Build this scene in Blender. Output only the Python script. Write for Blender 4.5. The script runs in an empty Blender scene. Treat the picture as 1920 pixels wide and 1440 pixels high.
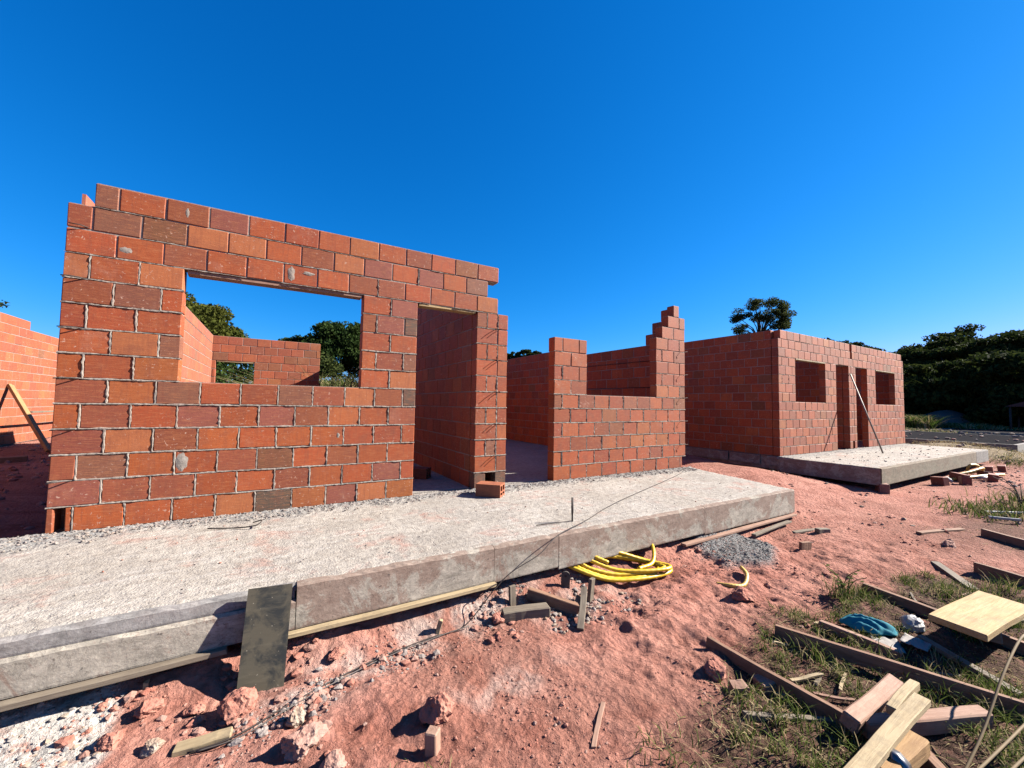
import bpy, math, random
import numpy as np
from mathutils import Vector, Matrix, Quaternion

random.seed(7)
RNG = np.random.default_rng(11)
sc = bpy.context.scene
COL = sc.collection

# ------------------------------------------------------------------ camera
CAM = np.array([1.470, -4.471, 1.051])
FPX, YAW, PITCH, ROLL = 749.70, 0.535517, 0.049886, 0.015544
_f = np.array([math.sin(YAW)*math.cos(PITCH), math.cos(YAW)*math.cos(PITCH), math.sin(PITCH)])
_r = np.array([math.cos(YAW), -math.sin(YAW), 0.0])
_u = np.cross(_r, _f)
CR = math.cos(ROLL)*_r + math.sin(ROLL)*_u
CU = -math.sin(ROLL)*_r + math.cos(ROLL)*_u
CF = _f
cam_d = bpy.data.cameras.new('camera')
cam_d.sensor_fit = 'HORIZONTAL'; cam_d.sensor_width = 36.0
cam_d.lens = FPX/1920*36.0
cam_d.clip_start = 0.05; cam_d.clip_end = 12000
cam = bpy.data.objects.new('camera', cam_d); COL.objects.link(cam)
M = Matrix(((CR[0], CU[0], -CF[0], CAM[0]), (CR[1], CU[1], -CF[1], CAM[1]), (CR[2], CU[2], -CF[2], CAM[2]), (0, 0, 0, 1)))
cam.matrix_world = M
sc.camera = cam

# ------------------------------------------------------------------ sky, sun, exposure
SUN = np.array([2.8, -1.0, 1.85]); SUN /= np.linalg.norm(SUN)
w = bpy.data.worlds.new("World"); sc.world = w; w.use_nodes = True
nt = w.node_tree; bg = nt.nodes['Background']
sk = nt.nodes.new('ShaderNodeTexSky'); sk.sky_type = 'NISHITA'; sk.sun_disc = False
sk.sun_elevation = math.asin(SUN[2]); sk.sun_rotation = math.atan2(SUN[0], SUN[1])
sk.air_density = 1.0; sk.dust_density = 0.3; sk.ozone_density = 3.0; sk.altitude = 800
sep = nt.nodes.new('ShaderNodeSeparateColor'); cmb = nt.nodes.new('ShaderNodeCombineColor')
nt.links.new(sk.outputs[0], sep.inputs[0])
# phone-camera rendition of the clear sky: one power curve per channel over the whole dome
for i, (k, p_) in enumerate(((0.56, 2.7), (0.228, 0.95), (0.375, 0.8))):
    pw = nt.nodes.new('ShaderNodeMath'); pw.operation = 'POWER'; pw.inputs[1].default_value = p_
    dv = nt.nodes.new('ShaderNodeMath'); dv.operation = 'MULTIPLY'; dv.inputs[1].default_value = 0.1
    ml = nt.nodes.new('ShaderNodeMath'); ml.operation = 'MULTIPLY'
    ml.inputs[1].default_value = k*10
    nt.links.new(sep.outputs[i], dv.inputs[0]); nt.links.new(dv.outputs[0], pw.inputs[0])
    nt.links.new(pw.outputs[0], ml.inputs[0]); nt.links.new(ml.outputs[0], cmb.inputs[i])
nt.links.new(cmb.outputs[0], bg.inputs[0]); bg.inputs[1].default_value = 0.1
sun_d = bpy.data.lights.new('sun', 'SUN'); sun_d.energy = 5.0; sun_d.angle = math.radians(0.5); sun_d.color = (1.0, 0.93, 0.84)
sun = bpy.data.objects.new('sun', sun_d); COL.objects.link(sun)
sun.rotation_euler = Vector(-SUN).to_track_quat('-Z', 'Y').to_euler(); sun.location = (20, -8, 15)
vs = sc.view_settings
vs.view_transform = 'Standard'; vs.look = 'None'; vs.gamma = 1.0; vs.exposure = 2.15; vs.use_curve_mapping = False
sc.cycles.max_bounces = 6; sc.cycles.diffuse_bounces = 3; sc.cycles.glossy_bounces = 2
sc.cycles.transmission_bounces = 3; sc.cycles.transparent_max_bounces = 6

# ------------------------------------------------------------------ noise and terrain (numpy)
_perm = np.random.default_rng(3).permutation(256); _perm = np.concatenate([_perm, _perm, _perm])
_grad = np.random.default_rng(4).normal(size=(256, 3)); _grad /= np.linalg.norm(_grad, axis=1)[:, None]
def pnoise(x, y, z=0.0):
    x = np.asarray(x, float); y = np.asarray(y, float); z = np.asarray(z, float) + 0*x
    xi = np.floor(x).astype(int); yi = np.floor(y).astype(int); zi = np.floor(z).astype(int)
    xf, yf, zf = x-xi, y-yi, z-zi
    fx, fy, fz = [t*t*t*(t*(t*6-15)+10) for t in (xf, yf, zf)]
    out = 0
    for dx in (0, 1):
        for dy in (0, 1):
            for dz in (0, 1):
                h = _perm[_perm[_perm[(xi+dx) & 255] + ((yi+dy) & 255)] + ((zi+dz) & 255)]
                g = _grad[h]
                d = g[..., 0]*(xf-dx) + g[..., 1]*(yf-dy) + g[..., 2]*(zf-dz)
                out = out + d*(fx if dx else 1-fx)*(fy if dy else 1-fy)*(fz if dz else 1-fz)
    return out*1.4
def fbm(x, y, z=0.0, oct=3):
    s = 0; a = 1.0; f = 1.0
    for i in range(oct):
        s = s + a*pnoise(x*f + 17.3*i, y*f + 9.1*i, z*f); a *= .5; f *= 2.03
    return s
def sst(x, a, b):
    t = np.clip((x-a)/(b-a), 0, 1); return t*t*(3-2*t)
def H0(x, y):
    x = np.asarray(x, float); y = np.asarray(y, float)
    z = -0.46-0.06*sst(-y, 2.2, 3.6)+0*x
    z = z+0.34*np.exp(-((x-9.3)/1.55)**2)*sst(y, -2.3, 0.0)
    z = z+0.20*sst(y, 0.5, 2.5)*sst(x, 7.0, 9.0)*(1-np.exp(-((x-9.3)/1.55)**2))
    z = z+0.30*sst(-x, -0.2, 1.5)*sst(y, -0.5, 0.8)+0.14*sst(-x, 0.5, 3)*sst(y, 4, 8.5)
    z = z+0.16*sst(x, 17.5, 20)
    z = z+0.13*sst(y, -2.0, -1.72)*(1-sst(y, -1.2, -.9))*(1-sst(x, 7.2, 8.0))*sst(x, -1, 1.4)
    z = z+0.32*np.exp(-((x-20.3)/1.1)**2-((y+0.6)/1.5)**2)+0.12*np.exp(-((x-12.5)/2.5)**2-((y+3.0)/0.7)**2)
    return z
def humus(x, y):      # weedy dark soil, lower right
    n = fbm(np.asarray(x)*1.3, np.asarray(y)*1.3, 5.0, 3)*.35
    t = 2.98+.28*np.maximum(0, x-5.9)+.35*np.maximum(0, 3.7-x)
    a = sst(-y-t+n*.8, -.08, .22)*sst(x, 2.5, 3.2)*(1-sst(x, 6.9, 7.6))
    b = sst(-y, 4.0, 4.6)
    c = .75*sst(-y+fbm(np.asarray(x)*.9, np.asarray(y)*1.6, 15.0, 3)*.5, 2.5, 3.3)*sst(x, 7.5, 9.5)*(1-sst(x, 17, 20))
    return np.clip(np.maximum(np.maximum(a, c), b*sst(x, 2.3, 3.0)), 0, 1)
def gravel_mask(x, y):
    n = fbm(np.asarray(x)*2.2, np.asarray(y)*2.2, 8.0, 3)*.35
    return sst(1.0 - np.sqrt(((x-5.65)/.55)**2 + ((y+2.05)/.34)**2) + n, -.08, .25)
def lime_mask(x, y):
    n = fbm(np.asarray(x)*3, np.asarray(y)*3, 2.0, 3)*.5
    return sst(1.0 - np.sqrt(((x-0.45)/.45)**2 + ((y+2.0)/.36)**2) + n, -.05, .3)
def H(x, y):
    x = np.asarray(x, float); y = np.asarray(y, float)
    near = np.exp(-np.maximum(0, np.hypot(x-2.8, y+2.8)-3.5)/5.0)
    z = H0(x, y)
    z = z + 0.030*fbm(x*1.1, y*1.1, 0, 2)
    rough = .5+.5*sst(pnoise(x*.9, y*.9, 3.3), -.35, .35)
    z = z + near*rough*(0.040*fbm(x*4.2, y*4.2, 1.0, 2) + 0.034*(0.5-np.abs(pnoise(x*8, y*8, 4.0))) + 0.018*(.4-np.abs(pnoise(x*17, y*17, 2.0))))
    # ruts and ripples running down the mound between the two houses
    z = z + 0.03*np.exp(-((x-9.3)/2.6)**2-((y+1.3)/1.4)**2)*pnoise((x*.5+y)*3.4, (x-y*.5)*1.2, 6.0)
    z = z + 0.05*gravel_mask(x, y)
    return z
def Hz(x, y): return float(H(np.array([x]), np.array([y]))[0])

# ------------------------------------------------------------------ object helpers
def link(o, parent=None):
    COL.objects.link(o)
    if parent is not None: o.parent = parent
    return o
def tag(o, label=None, cat=None, group=None, kind=None):
    if label: o['label'] = label
    if cat: o['category'] = cat
    if group: o['group'] = group
    if kind: o['kind'] = kind
    return o
def empty(name, loc, label, cat, group=None):
    o = bpy.data.objects.new(name, None); o.empty_display_size = .1; o.location = loc
    link(o); return tag(o, label, cat, group)
def mesh_from(name, verts, faces, mat=None, smooth=False):
    me = bpy.data.meshes.new(name)
    me.from_pydata([tuple(v) for v in verts] if not isinstance(verts, np.ndarray) else verts.tolist(), [], faces)
    if mat:
        for m in (mat if isinstance(mat, (list, tuple)) else [mat]): me.materials.append(m)
    if smooth: me.polygons.foreach_set('use_smooth', [True]*len(me.polygons))
    me.update(); return me
def mesh_np(name, V, F, mat=None, smooth=False):
    """fast mesh from an (n,3) array and an (m,k) array of equal-sized faces"""
    me = bpy.data.meshes.new(name)
    n, k = F.shape
    me.vertices.add(len(V)); me.vertices.foreach_set('co', np.ascontiguousarray(V, dtype=np.float32).ravel())
    me.loops.add(n*k); me.loops.foreach_set('vertex_index', np.ascontiguousarray(F, dtype=np.int32).ravel())
    me.polygons.add(n); me.polygons.foreach_set('loop_start', np.arange(0, n*k, k, dtype=np.int32))
    me.polygons.foreach_set('loop_total', np.full(n, k, dtype=np.int32))
    me.polygons.foreach_set('use_smooth', np.full(n, bool(smooth)))
    if mat: me.materials.append(mat)
    me.update(calc_edges=True); me.validate(); return me
def obj(name, me, parent=None, loc=None, rot=None):
    o = bpy.data.objects.new(name, me)
    if loc is not None: o.location = loc
    if rot is not None: o.rotation_euler = rot
    return link(o, parent)

class MB:
    def __init__(s): s.v = []; s.f = []
    def add(s, V, F):
        b = len(s.v); s.v.extend([tuple(map(float, p)) for p in V]); s.f.extend([tuple(i+b for i in f) for f in F])
    def box(s, a, b):
        (x0, y0, z0), (x1, y1, z1) = a, b
        s.add([(x0,y0,z0),(x1,y0,z0),(x1,y1,z0),(x0,y1,z0),(x0,y0,z1),(x1,y0,z1),(x1,y1,z1),(x0,y1,z1)],
              [(0,3,2,1),(4,5,6,7),(0,1,5,4),(1,2,6,5),(2,3,7,6),(3,0,4,7)])
    def tube(s, pts, r, n=6, cap=True, wob=0.0):
        pts = [Vector(p) for p in pts]; k = len(pts); up = Vector((0, 0, 1)); base = len(s.v)
        for i, p in enumerate(pts):
            t = (pts[min(i+1, k-1)]-pts[max(i-1, 0)]).normalized()
            a = t.cross(up)
            if a.length < 1e-3: a = t.cross(Vector((1, 0, 0)))
            a.normalize(); b = t.cross(a)
            rr = r[i] if hasattr(r, '__len__') else r
            for j in range(n):
                an = 2*math.pi*j/n
                s.v.append(tuple(p + (a*math.cos(an)+b*math.sin(an))*rr*(1+wob*random.uniform(-1, 1))))
        for i in range(k-1):
            for j in range(n):
                s.f.append((base+i*n+j, base+i*n+(j+1) % n, base+(i+1)*n+(j+1) % n, base+(i+1)*n+j))
        if cap:
            s.f.append(tuple(base+j for j in range(n))[::-1]); s.f.append(tuple(base+(k-1)*n+j for j in range(n)))
    def build(s, name, mat, parent=None, smooth=False):
        return obj(name, mesh_from(name, s.v, s.f, mat, smooth), parent)
def spline(pts, n=8):
    P = [np.array(p, float) for p in pts]; P = [2*P[0]-P[1]]+P+[2*P[-1]-P[-2]]; out = []
    for i in range(1, len(P)-2):
        for j in range(n):
            t = j/n
            out.append(.5*((2*P[i])+(-P[i-1]+P[i+1])*t+(2*P[i-1]-5*P[i]+4*P[i+1]-P[i+2])*t*t+(-P[i-1]+3*P[i]-3*P[i+1]+P[i+2])*t**3))
    out.append(P[-2]); return out

# ------------------------------------------------------------------ materials
ALB = 0.35      # reflectance scale that goes with the exposure above
class Nodes:
    def __init__(s, name, rough=.8, spec=.3):
        s.m = bpy.data.materials.new(name); s.m.use_nodes = True; s.t = s.m.node_tree
        s.b = s.t.nodes['Principled BSDF']; s.b.inputs['Roughness'].default_value = rough
        s.b.inputs['Specular IOR Level'].default_value = spec
    def n(s, typ, ins=None, **kw):
        x = s.t.nodes.new(typ)
        for k, v in kw.items(): setattr(x, k, v)
        for k, v in (ins or {}).items(): s.set(x.inputs[k], v)
        return x
    def set(s, sock, v):
        if isinstance(v, bpy.types.NodeSocket): s.t.links.new(v, sock)
        elif isinstance(v, (tuple, list)) and len(v) == 3 and sock.type == 'RGBA': sock.default_value = (*[q*ALB for q in v], 1)
        else: sock.default_value = v
    def coord(s, k='Object'): return s.n('ShaderNodeTexCoord').outputs[k]
    def scale(s, vec, sc_): return s.n('ShaderNodeVectorMath', {0: vec, 1: sc_}, operation='MULTIPLY').outputs[0]
    def vadd(s, a, b): return s.n('ShaderNodeVectorMath', {0: a, 1: b}, operation='ADD').outputs[0]
    def noise(s, vec, scale=5, detail=4, rough=.6, dist=0.0):
        return s.n('ShaderNodeTexNoise', {'Vector': vec, 'Scale': scale, 'Detail': detail, 'Roughness': rough, 'Distortion': dist}).outputs['Fac']
    def ramp(s, fac, a, b):
        return s.n('ShaderNodeMapRange', {'Value': fac, 'From Min': a, 'From Max': b}).outputs[0]
    def mix(s, fac, a, b, mode='MIX'):
        x = s.n('ShaderNodeMix', data_type='RGBA', blend_type=mode)
        s.set(x.inputs[0], fac); s.set(x.inputs[6], a); s.set(x.inputs[7], b); return x.outputs[2]
    def math(s, op, a, b=0.0): return s.n('ShaderNodeMath', {0: a, 1: b}, operation=op).outputs[0]
    def attr(s, name, out='Fac'): return s.n('ShaderNodeAttribute', attribute_name=name).outputs[out]
    def bump(s, h, strength=.3, dist=.01):
        x = s.n('ShaderNodeBump', {'Height': h, 'Strength': strength, 'Distance': dist})
        s.t.links.new(x.outputs[0], s.b.inputs['Normal'])
    def color(s, c): s.set(s.b.inputs['Base Color'], c); return s

def brick_material(name, per_object):
    k = Nodes(name, .72, .25)
    if per_object:
        info = k.n('ShaderNodeObjectInfo'); base = info.outputs['Color']
        rv = k.n('ShaderNodeCombineXYZ', {0: k.math('MULTIPLY', info.outputs['Random'], 91.0), 1: k.math('MULTIPLY', info.outputs['Random'], 37.0), 2: info.outputs['Random']}).outputs[0]
        vec = k.vadd(k.coord(), rv); amt = k.ramp(k.noise(k.vadd(rv, (1, 2, 3)), 3.1, 2), .36, .64)
    else:
        base = k.attr('tone', 'Color'); vec = k.coord(); amt = k.ramp(k.noise(vec, 2.3, 2), .4, .6)
    n1 = k.noise(vec, 7, 3, .6); n2 = k.noise(k.scale(vec, (14, 14, 140)), 1, 3, .6); n3 = k.noise(k.scale(vec, (70, 70, 9)), 1, 3, .7)
    c = k.mix(k.math('MULTIPLY', k.ramp(n1, .48, .72), .5), base, (.33, .10, .06))
    c = k.mix(k.math('MULTIPLY', k.ramp(n2, .48, .75), .5), c, (.85, .33, .13))
    c = k.mix(k.math('MULTIPLY', k.ramp(n3, .5, .75), .35), c, (.28, .085, .055))
    sp = k.noise(vec, 42, 2, .5, .8); c = k.mix(k.math('MULTIPLY', k.ramp(sp, .66, .70), k.math('MULTIPLY', amt, .8)), c, (.95, .62, .46))
    st = k.noise(k.scale(vec, (18, 18, 60)), 1, 4, .75, 1.5); c = k.mix(k.math('MULTIPLY', k.ramp(st, .60, .70), k.math('ADD', k.math('MULTIPLY', amt, .45), .1)), c, (.95, .42, .24))
    ds = k.noise(k.vadd(vec, (3, 7, 5)), 3.4, 5, .7); c = k.mix(k.math('MULTIPLY', k.ramp(ds, .56, .72), k.math('MULTIPLY', amt, .38)), c, (.72, .36, .25))
    gl = k.noise(k.scale(k.vadd(vec, (5, 1, 2)), (46, 46, 3)), 1, 2, .5); c = k.mix(k.math('MULTIPLY', k.ramp(gl, .52, .72), .28), c, (.36, .10, .055))
    k.color(c); k.bump(k.mix(.5, k.noise(vec, 60, 4), n2), .25, .006)
    return k.m
BRICK = brick_material('terracotta_brick', True); BRICK_MASS = brick_material('terracotta_brick_mass', False)

k = Nodes('mortar', .95, .1); v = k.coord(); n = k.noise(v, 30, 4); n2 = k.noise(v, 3, 3)
k.color(k.mix(k.ramp(n, .3, .7), (.42, .37, .32), k.mix(k.ramp(n2, .4, .65), (.60, .53, .46), (.56, .42, .34)))); k.bump(n, .5, .01); MORTAR = k.m

k = Nodes('concrete_top', .95, .15); v = k.coord()
n = k.noise(v, 1.6, 5, .6); n2 = k.noise(v, 17, 6, .7, .15); n3 = k.noise(v, 75, 2); n4 = k.noise(k.vadd(v, (9, 3, 1)), 2.6, 6, .75, .4)
c = k.mix(k.ramp(n, .3, .7), (.60, .535, .455), (.80, .735, .65))
c = k.mix(k.math('MULTIPLY', k.ramp(n2, .48, .64), .7), c, (.40, .345, .29))
c = k.mix(k.math('MULTIPLY', k.ramp(n4, .54, .68), .7), c, (.66, .33, .25))
c = k.mix(k.math('MULTIPLY', k.ramp(k.noise(v, .9, 6, .75, .5), .48, .66), .45), c, (.47, .43, .39))
c = k.mix(k.ramp(n3, .67, .72), c, (.16, .12, .11))
tr = k.noise(k.scale(v, (2.2, 15, 1)), 1, 6, .75, .9); c = k.mix(k.math('MULTIPLY', k.ramp(tr, .52, .68), .5), c, (.46, .40, .34)); c = k.mix(k.math('MULTIPLY', k.ramp(tr, .46, .34), .5), c, (.98, .93, .86))
c = k.mix(k.math('MULTIPLY', k.attr('grit'), k.ramp(n2, .3, .52)), c, k.mix(k.ramp(n3, .4, .6), (.24, .235, .23), (.50, .49, .47)))
k.color(c); k.bump(k.mix(.35, n2, n3), .7, .03); CONC_TOP = k.m

def side_conc(name, base, red):
    k = Nodes(name, .9, .15); v = k.coord(); wv = k.n('ShaderNodeNewGeometry').outputs['Position']
    n = k.noise(wv, 2.6, 9, .78, .5); n2 = k.noise(k.scale(wv, (9, 9, 16)), 1, 8, .78, .5); n3 = k.noise(wv, 38, 3); dr = k.noise(k.scale(wv, (22, 22, 2.5)), 1, 4, .7, .4)
    z = k.n('ShaderNodeSeparateXYZ', {0: wv}).outputs[2]
    c = k.mix(k.ramp(n2, .33, .7), tuple(x*.62 for x in base), tuple(min(1, x*1.45) for x in base))
    c = k.mix(k.math('MULTIPLY', k.ramp(dr, .52, .75), .35), c, tuple(x*.5 for x in base))
    up = k.ramp(z, -.30, -.02); band = k.math('ADD', k.math('MULTIPLY', up, .13), k.math('MULTIPLY', k.ramp(z, -.22, -.31), .10))
    c = k.mix(k.math('MULTIPLY', k.ramp(k.math('ADD', n, band), .56, .60), red), c, k.mix(n3, (.25, .10, .07), (.42, .22, .16)))
    c = k.mix(k.math('MULTIPLY', k.ramp(n3, .66, .73), .75), c, (.13, .11, .10))
    cr = k.noise(k.scale(wv, (3, 3, 9)), 1, 7, .8, 1.2); c = k.mix(k.math('MULTIPLY', k.ramp(k.math('ABSOLUTE', k.math('SUBTRACT', cr, .5)), .012, .0), .6), c, (.10, .075, .06))
    c = k.mix(k.math('MULTIPLY', k.ramp(k.noise(wv, 6, 6, .8), .58, .7), .5), c, (.19, .165, .145))
    k.color(c); k.bump(k.mix(.5, n2, n3), .4, .012); return k.m
CONC_SIDE = side_conc('concrete_cast_side', (.60, .54, .45), .5)
CONC_LIP = side_conc('concrete_screed_lip', (.46, .44, .42), .08)
CONC_YELLOW = side_conc('concrete_side_ochre', (.36, .31, .225), .2)
CONC_DARK = side_conc('concrete_damp_grey', (.05, .05, .056), .0)
CONC_DARK.node_tree.nodes['Principled BSDF'].inputs['Specular IOR Level'].default_value = 0.0
CONC_PALE = side_conc('concrete_pale_edge', (.42, .40, .37), .05)

k = Nodes('red_soil', .97, .1); v = k.coord()
n = k.noise(v, 1.3, 5, .65); n2 = k.noise(v, 9, 6, .75, .4); n3 = k.noise(v, 42, 5, .75, .5); n4 = k.noise(k.vadd(v, (5, 5, 0)), .45, 4)
c = k.mix(k.ramp(n, .3, .7), (.70, .295, .22), (.88, .44, .335))
c = k.mix(k.math('MULTIPLY', k.ramp(n2, .48, .7), .55), c, (.50, .195, .14))
c = k.mix(k.math('MULTIPLY', k.ramp(n3, .58, .72), .4), c, (.80, .46, .36))
c = k.mix(k.math('MULTIPLY', k.ramp(n4, .48, .6), .5), c, (.40, .185, .13))
n5 = k.noise(k.vadd(v, (2, 8, 0)), 2.7, 5, .7, .8); c = k.mix(k.math('MULTIPLY', k.ramp(n5, .49, .63), .62), c, (.40, .145, .10))
c = k.mix(k.math('MULTIPLY', k.attr('humus'), k.ramp(n2, .2, .5)), c, k.mix(k.ramp(n3, .35, .65), (.07, .042, .028), (.20, .115, .08)))
c = k.mix(k.math('MULTIPLY', k.attr('gravel'), k.ramp(n3, .2, .48)), c, k.mix(k.ramp(n3, .4, .65), (.22, .215, .21), (.52, .51, .50)))
c = k.mix(k.math('MULTIPLY', k.attr('lime'), k.ramp(n2, .32, .5)), c, (1.05, .98, .88))
c = k.mix(k.math('MULTIPLY', k.attr('sand'), k.ramp(n2, .1, .4)), c, k.mix(n3, (.36, .26, .15), (.52, .41, .26)))
c = k.mix(k.attr('far'), c, k.mix(k.ramp(n4, .4, .6), (.06, .075, .02), (.17, .14, .07)))
vor = k.n('ShaderNodeTexVoronoi', {'Vector': k.vadd(v, k.scale(k.n('ShaderNodeTexNoise', {'Vector': v, 'Scale': 12.0}).outputs['Color'], (.05, .05, .05))), 'Scale': 26.0}).outputs['Distance']
k.color(c); k.bump(k.math('ADD', k.mix(.5, n2, n3), k.math('MULTIPLY', vor, .35)), 1.0, .05); SOIL = k.m

def wood(name, a, b, dirt=.3, dcol=(.07, .045, .03)):
    k = Nodes(name, .8, .2); inf = k.n('ShaderNodeObjectInfo').outputs['Random']
    v = k.vadd(k.coord(), k.n('ShaderNodeCombineXYZ', {0: k.math('MULTIPLY', inf, 50.0), 1: k.math('MULTIPLY', inf, 23.0), 2: inf}).outputs[0])
    g = k.noise(k.scale(v, (4, 55, 55)), 1, 5, .65, .8); g2 = k.noise(k.scale(v, (2.5, 14, 14)), 1, 3, .6, .4); d = k.noise(v, 8, 5, .7)
    c = k.mix(k.ramp(g, .3, .7), a, b); c = k.mix(k.math('MULTIPLY', k.ramp(g2, .55, .72), .4), c, tuple(x*.5 for x in a))
    c = k.mix(k.math('MULTIPLY', k.ramp(d, .48, .7), dirt), c, dcol)
    k.color(c); k.bump(g, .5, .006); return k.m
WOOD_PINK = wood('pinkish_timber', (.48, .27, .185), (.72, .46, .34), .5, (.33, .15, .10))
WOOD_PALE = wood('pale_timber', (.56, .42, .24), (.80, .63, .38), .6, (.26, .21, .15))
WOOD_GREY = wood('weathered_timber', (.28, .22, .165), (.42, .35, .26), .4, (.12, .08, .06))
WOOD_RED = wood('reddish_plank', (.34, .175, .11), (.56, .33, .21), .5, (.11, .05, .035))
WOOD_YEL = wood('yellow_pine_board', (.66, .42, .17), (.94, .69, .36), .55, (.46, .34, .22))
WOOD_ORANGE = wood('orange_plank', (.52, .30, .13), (.72, .45, .21), .4, (.3, .15, .08))
k = Nodes('stained_plywood', .7, .3); v = k.coord(); d = k.noise(v, 7, 6, .7, .6); g = k.noise(k.scale(v, (30, 6, 30)), 1, 4)
c = k.mix(k.ramp(d, .42, .56), (.022, .026, .026), (.115, .10, .068)); c = k.mix(k.math('MULTIPLY', k.ramp(g, .55, .75), .35), c, (.22, .19, .13))
c = k.mix(k.ramp(k.noise(v, 60, 2), .70, .74), c, (.5, .45, .36)); k.color(c); k.bump(g, .3, .004); PLY = k.m

def plain(name, c, rough=.5, spec=.4, metal=0.0):
    k = Nodes(name, rough, spec); v = k.coord(); n = k.noise(v, 14, 4)
    k.color(k.mix(k.ramp(n, .3, .75), c, tuple(x*.72 for x in c))); k.b.inputs['Metallic'].default_value = metal; return k.m
HOSE = plain('yellow_conduit', (1.35, .85, .02), .38, .5); HOSE_OLD = plain('faded_conduit', (1.2, .78, .16), .5)
STEEL = plain('rusty_steel', (.060, .040, .032), .75); WIRE = plain('grey_wire', (.16, .135, .12), .6); PVC = plain('white_pvc', (.75, .72, .68), .4)
TEAL = plain('teal_cloth', (.006, .34, .46), .85, .2); PAPER = plain('white_paper', (.55, .50, .46), .9); CLAMP = plain('clamp_steel', (.45, .45, .47), .3, .5, .9)
GREYPLASTIC = plain('grey_fitting', (.33, .34, .36), .5); REDTIN = plain('red_sheet', (.12, .015, .015), .6); HEAP = plain('dark_gravel_heap', (.15, .145, .14), .95)
BARK = plain('bark', (.10, .075, .055), .95); POLE = plain('galvanised_pole', (.60, .48, .36), .6)
k = Nodes('clear_bag', .3, .5); k.color((.82, .80, .76)); k.b.inputs['Transmission Weight'].default_value = .35; BAG = k.m
def rock_mat(name, a, b):
    k = Nodes(name, .95, .1); v = k.coord(); n = k.noise(v, 9, 6, .7); n2 = k.noise(v, 40, 4)
    k.color(k.mix(k.ramp(n, .35, .65), a, b)); k.bump(k.mix(.5, n, n2), 1.0, .02); return k.m
CLOD = rock_mat('red_clod', (.56, .215, .155), (.72, .35, .26)); CLOD_PALE = rock_mat('pale_stone', (.55, .36, .25), (.66, .56, .46)); CLOD_GREY = rock_mat('grey_stone', (.36, .29, .26), (.62, .54, .49))
CLOD_DUST = rock_mat('dusty_clod', (.58, .29, .22), (.66, .44, .36))
def leaf_mat(name, a, b, trans=.25):
    k = Nodes(name, .9, .06); inf = k.n('ShaderNodeObjectInfo').outputs['Random']
    n = k.noise(k.coord(), 1.1, 3); c = k.mix(k.ramp(n, .35, .65), a, b)
    k.color(c)
    tr = k.n('ShaderNodeBsdfTranslucent', {'Color': c}); mx = k.n('ShaderNodeMixShader', {0: trans})
    k.t.links.new(k.b.outputs[0], mx.inputs[1]); k.t.links.new(tr.outputs[0], mx.inputs[2])
    k.t.links.new(mx.outputs[0], k.t.nodes['Material Output'].inputs['Surface']); return k.m
LEAF_DARK = leaf_mat('dark_foliage', (.035, .062, .018), (.095, .12, .03), .25)
LEAF_OLIVE = leaf_mat('olive_foliage', (.09, .115, .02), (.17, .18, .035))
LEAF_MID = leaf_mat('green_foliage', (.03, .066, .016), (.075, .12, .028))
LEAF_LONE = leaf_mat('lone_tree_foliage', (.05, .08, .025), (.12, .13, .045), .4)
GRASS = leaf_mat('grass_blades', (.10, .17, .03), (.24, .30, .07)); GRASS_DRY = leaf_mat('dry_grass_blades', (.50, .38, .17), (.78, .64, .36))
STALK = plain('dry_stalk', (.42, .28, .12), .8)
FOREST_HILL = plain('forested_hill', (.05, .085, .10), 1.0, .0)

# ------------------------------------------------------------------ ground: one sheet to the horizon
def axis(lo, a, b, hi, step, g=1.12):
    mid = list(np.arange(a, b, step)); l = []; r = []; s = step; x = a
    while x > lo: s *= g; x -= s; l.append(x)
    s = step; x = mid[-1]
    while x < hi: s *= g; x += s; r.append(x)
    return np.array(l[::-1]+mid+r)
gx = axis(-4000, 0.2, 6.9, 6000, .0155, 1.055); gy = axis(-4000, -4.15, -1.55, 6000, .0145, 1.055)
X, Y = np.meshgrid(gx, gy); nxg, nyg = len(gx), len(gy)
Z = H(X, Y)
farw = sst(np.hypot(X-5, Y), 200, 900)
Z = Z*(1-farw) - .4*farw
Vg = np.stack([X, Y, Z], -1).reshape(-1, 3)
ii = np.arange(nxg*nyg).reshape(nyg, nxg)
Fg = np.stack([ii[:-1, :-1], ii[:-1, 1:], ii[1:, 1:], ii[1:, :-1]], -1).reshape(-1, 4)
me = mesh_np('ground', Vg, Fg, SOIL, True)
def fattr(me, name, arr):
    a = me.attributes.new(name, 'FLOAT', 'POINT'); a.data.foreach_set('value', np.ascontiguousarray(arr, dtype=np.float32).ravel())
fattr(me, 'humus', humus(X, Y)*.95); fattr(me, 'gravel', gravel_mask(X, Y)); dust_ = .55*np.exp(-((Y-(-2.2+(X-1.3)*.25))/.16)**2)*sst(X, 1.2, 1.7)*(1-sst(X, 2.9, 3.5)) + .5*np.exp(-((X-3.5)/.45)**2-((Y+2.05)/.2)**2) + .3*np.exp(-((X-2.6)/.4)**2-((Y+2.55)/.12)**2)
fattr(me, 'lime', np.clip(lime_mask(X, Y)+dust_*sst(fbm(X*5, Y*5, 3.0, 3), -.35, .35), 0, 1))
fattr(me, 'sand', sst(X+fbm(X*.7, Y*.7, 1.0, 3)*.8+.5*sst(-Y, 1.8, 3.2)*-6, 18.4, 19.2)*(1-sst(X, 26, 30)))
fattr(me, 'far', np.clip(sst(X+pnoise(X*.3, Y*.3)*2, 25, 29)+sst(Y+pnoise(X*.3, Y*.3, 2.0)*1.5, 12, 15), 0, 1))
tag(obj('ground', me), kind='structure')

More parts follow.
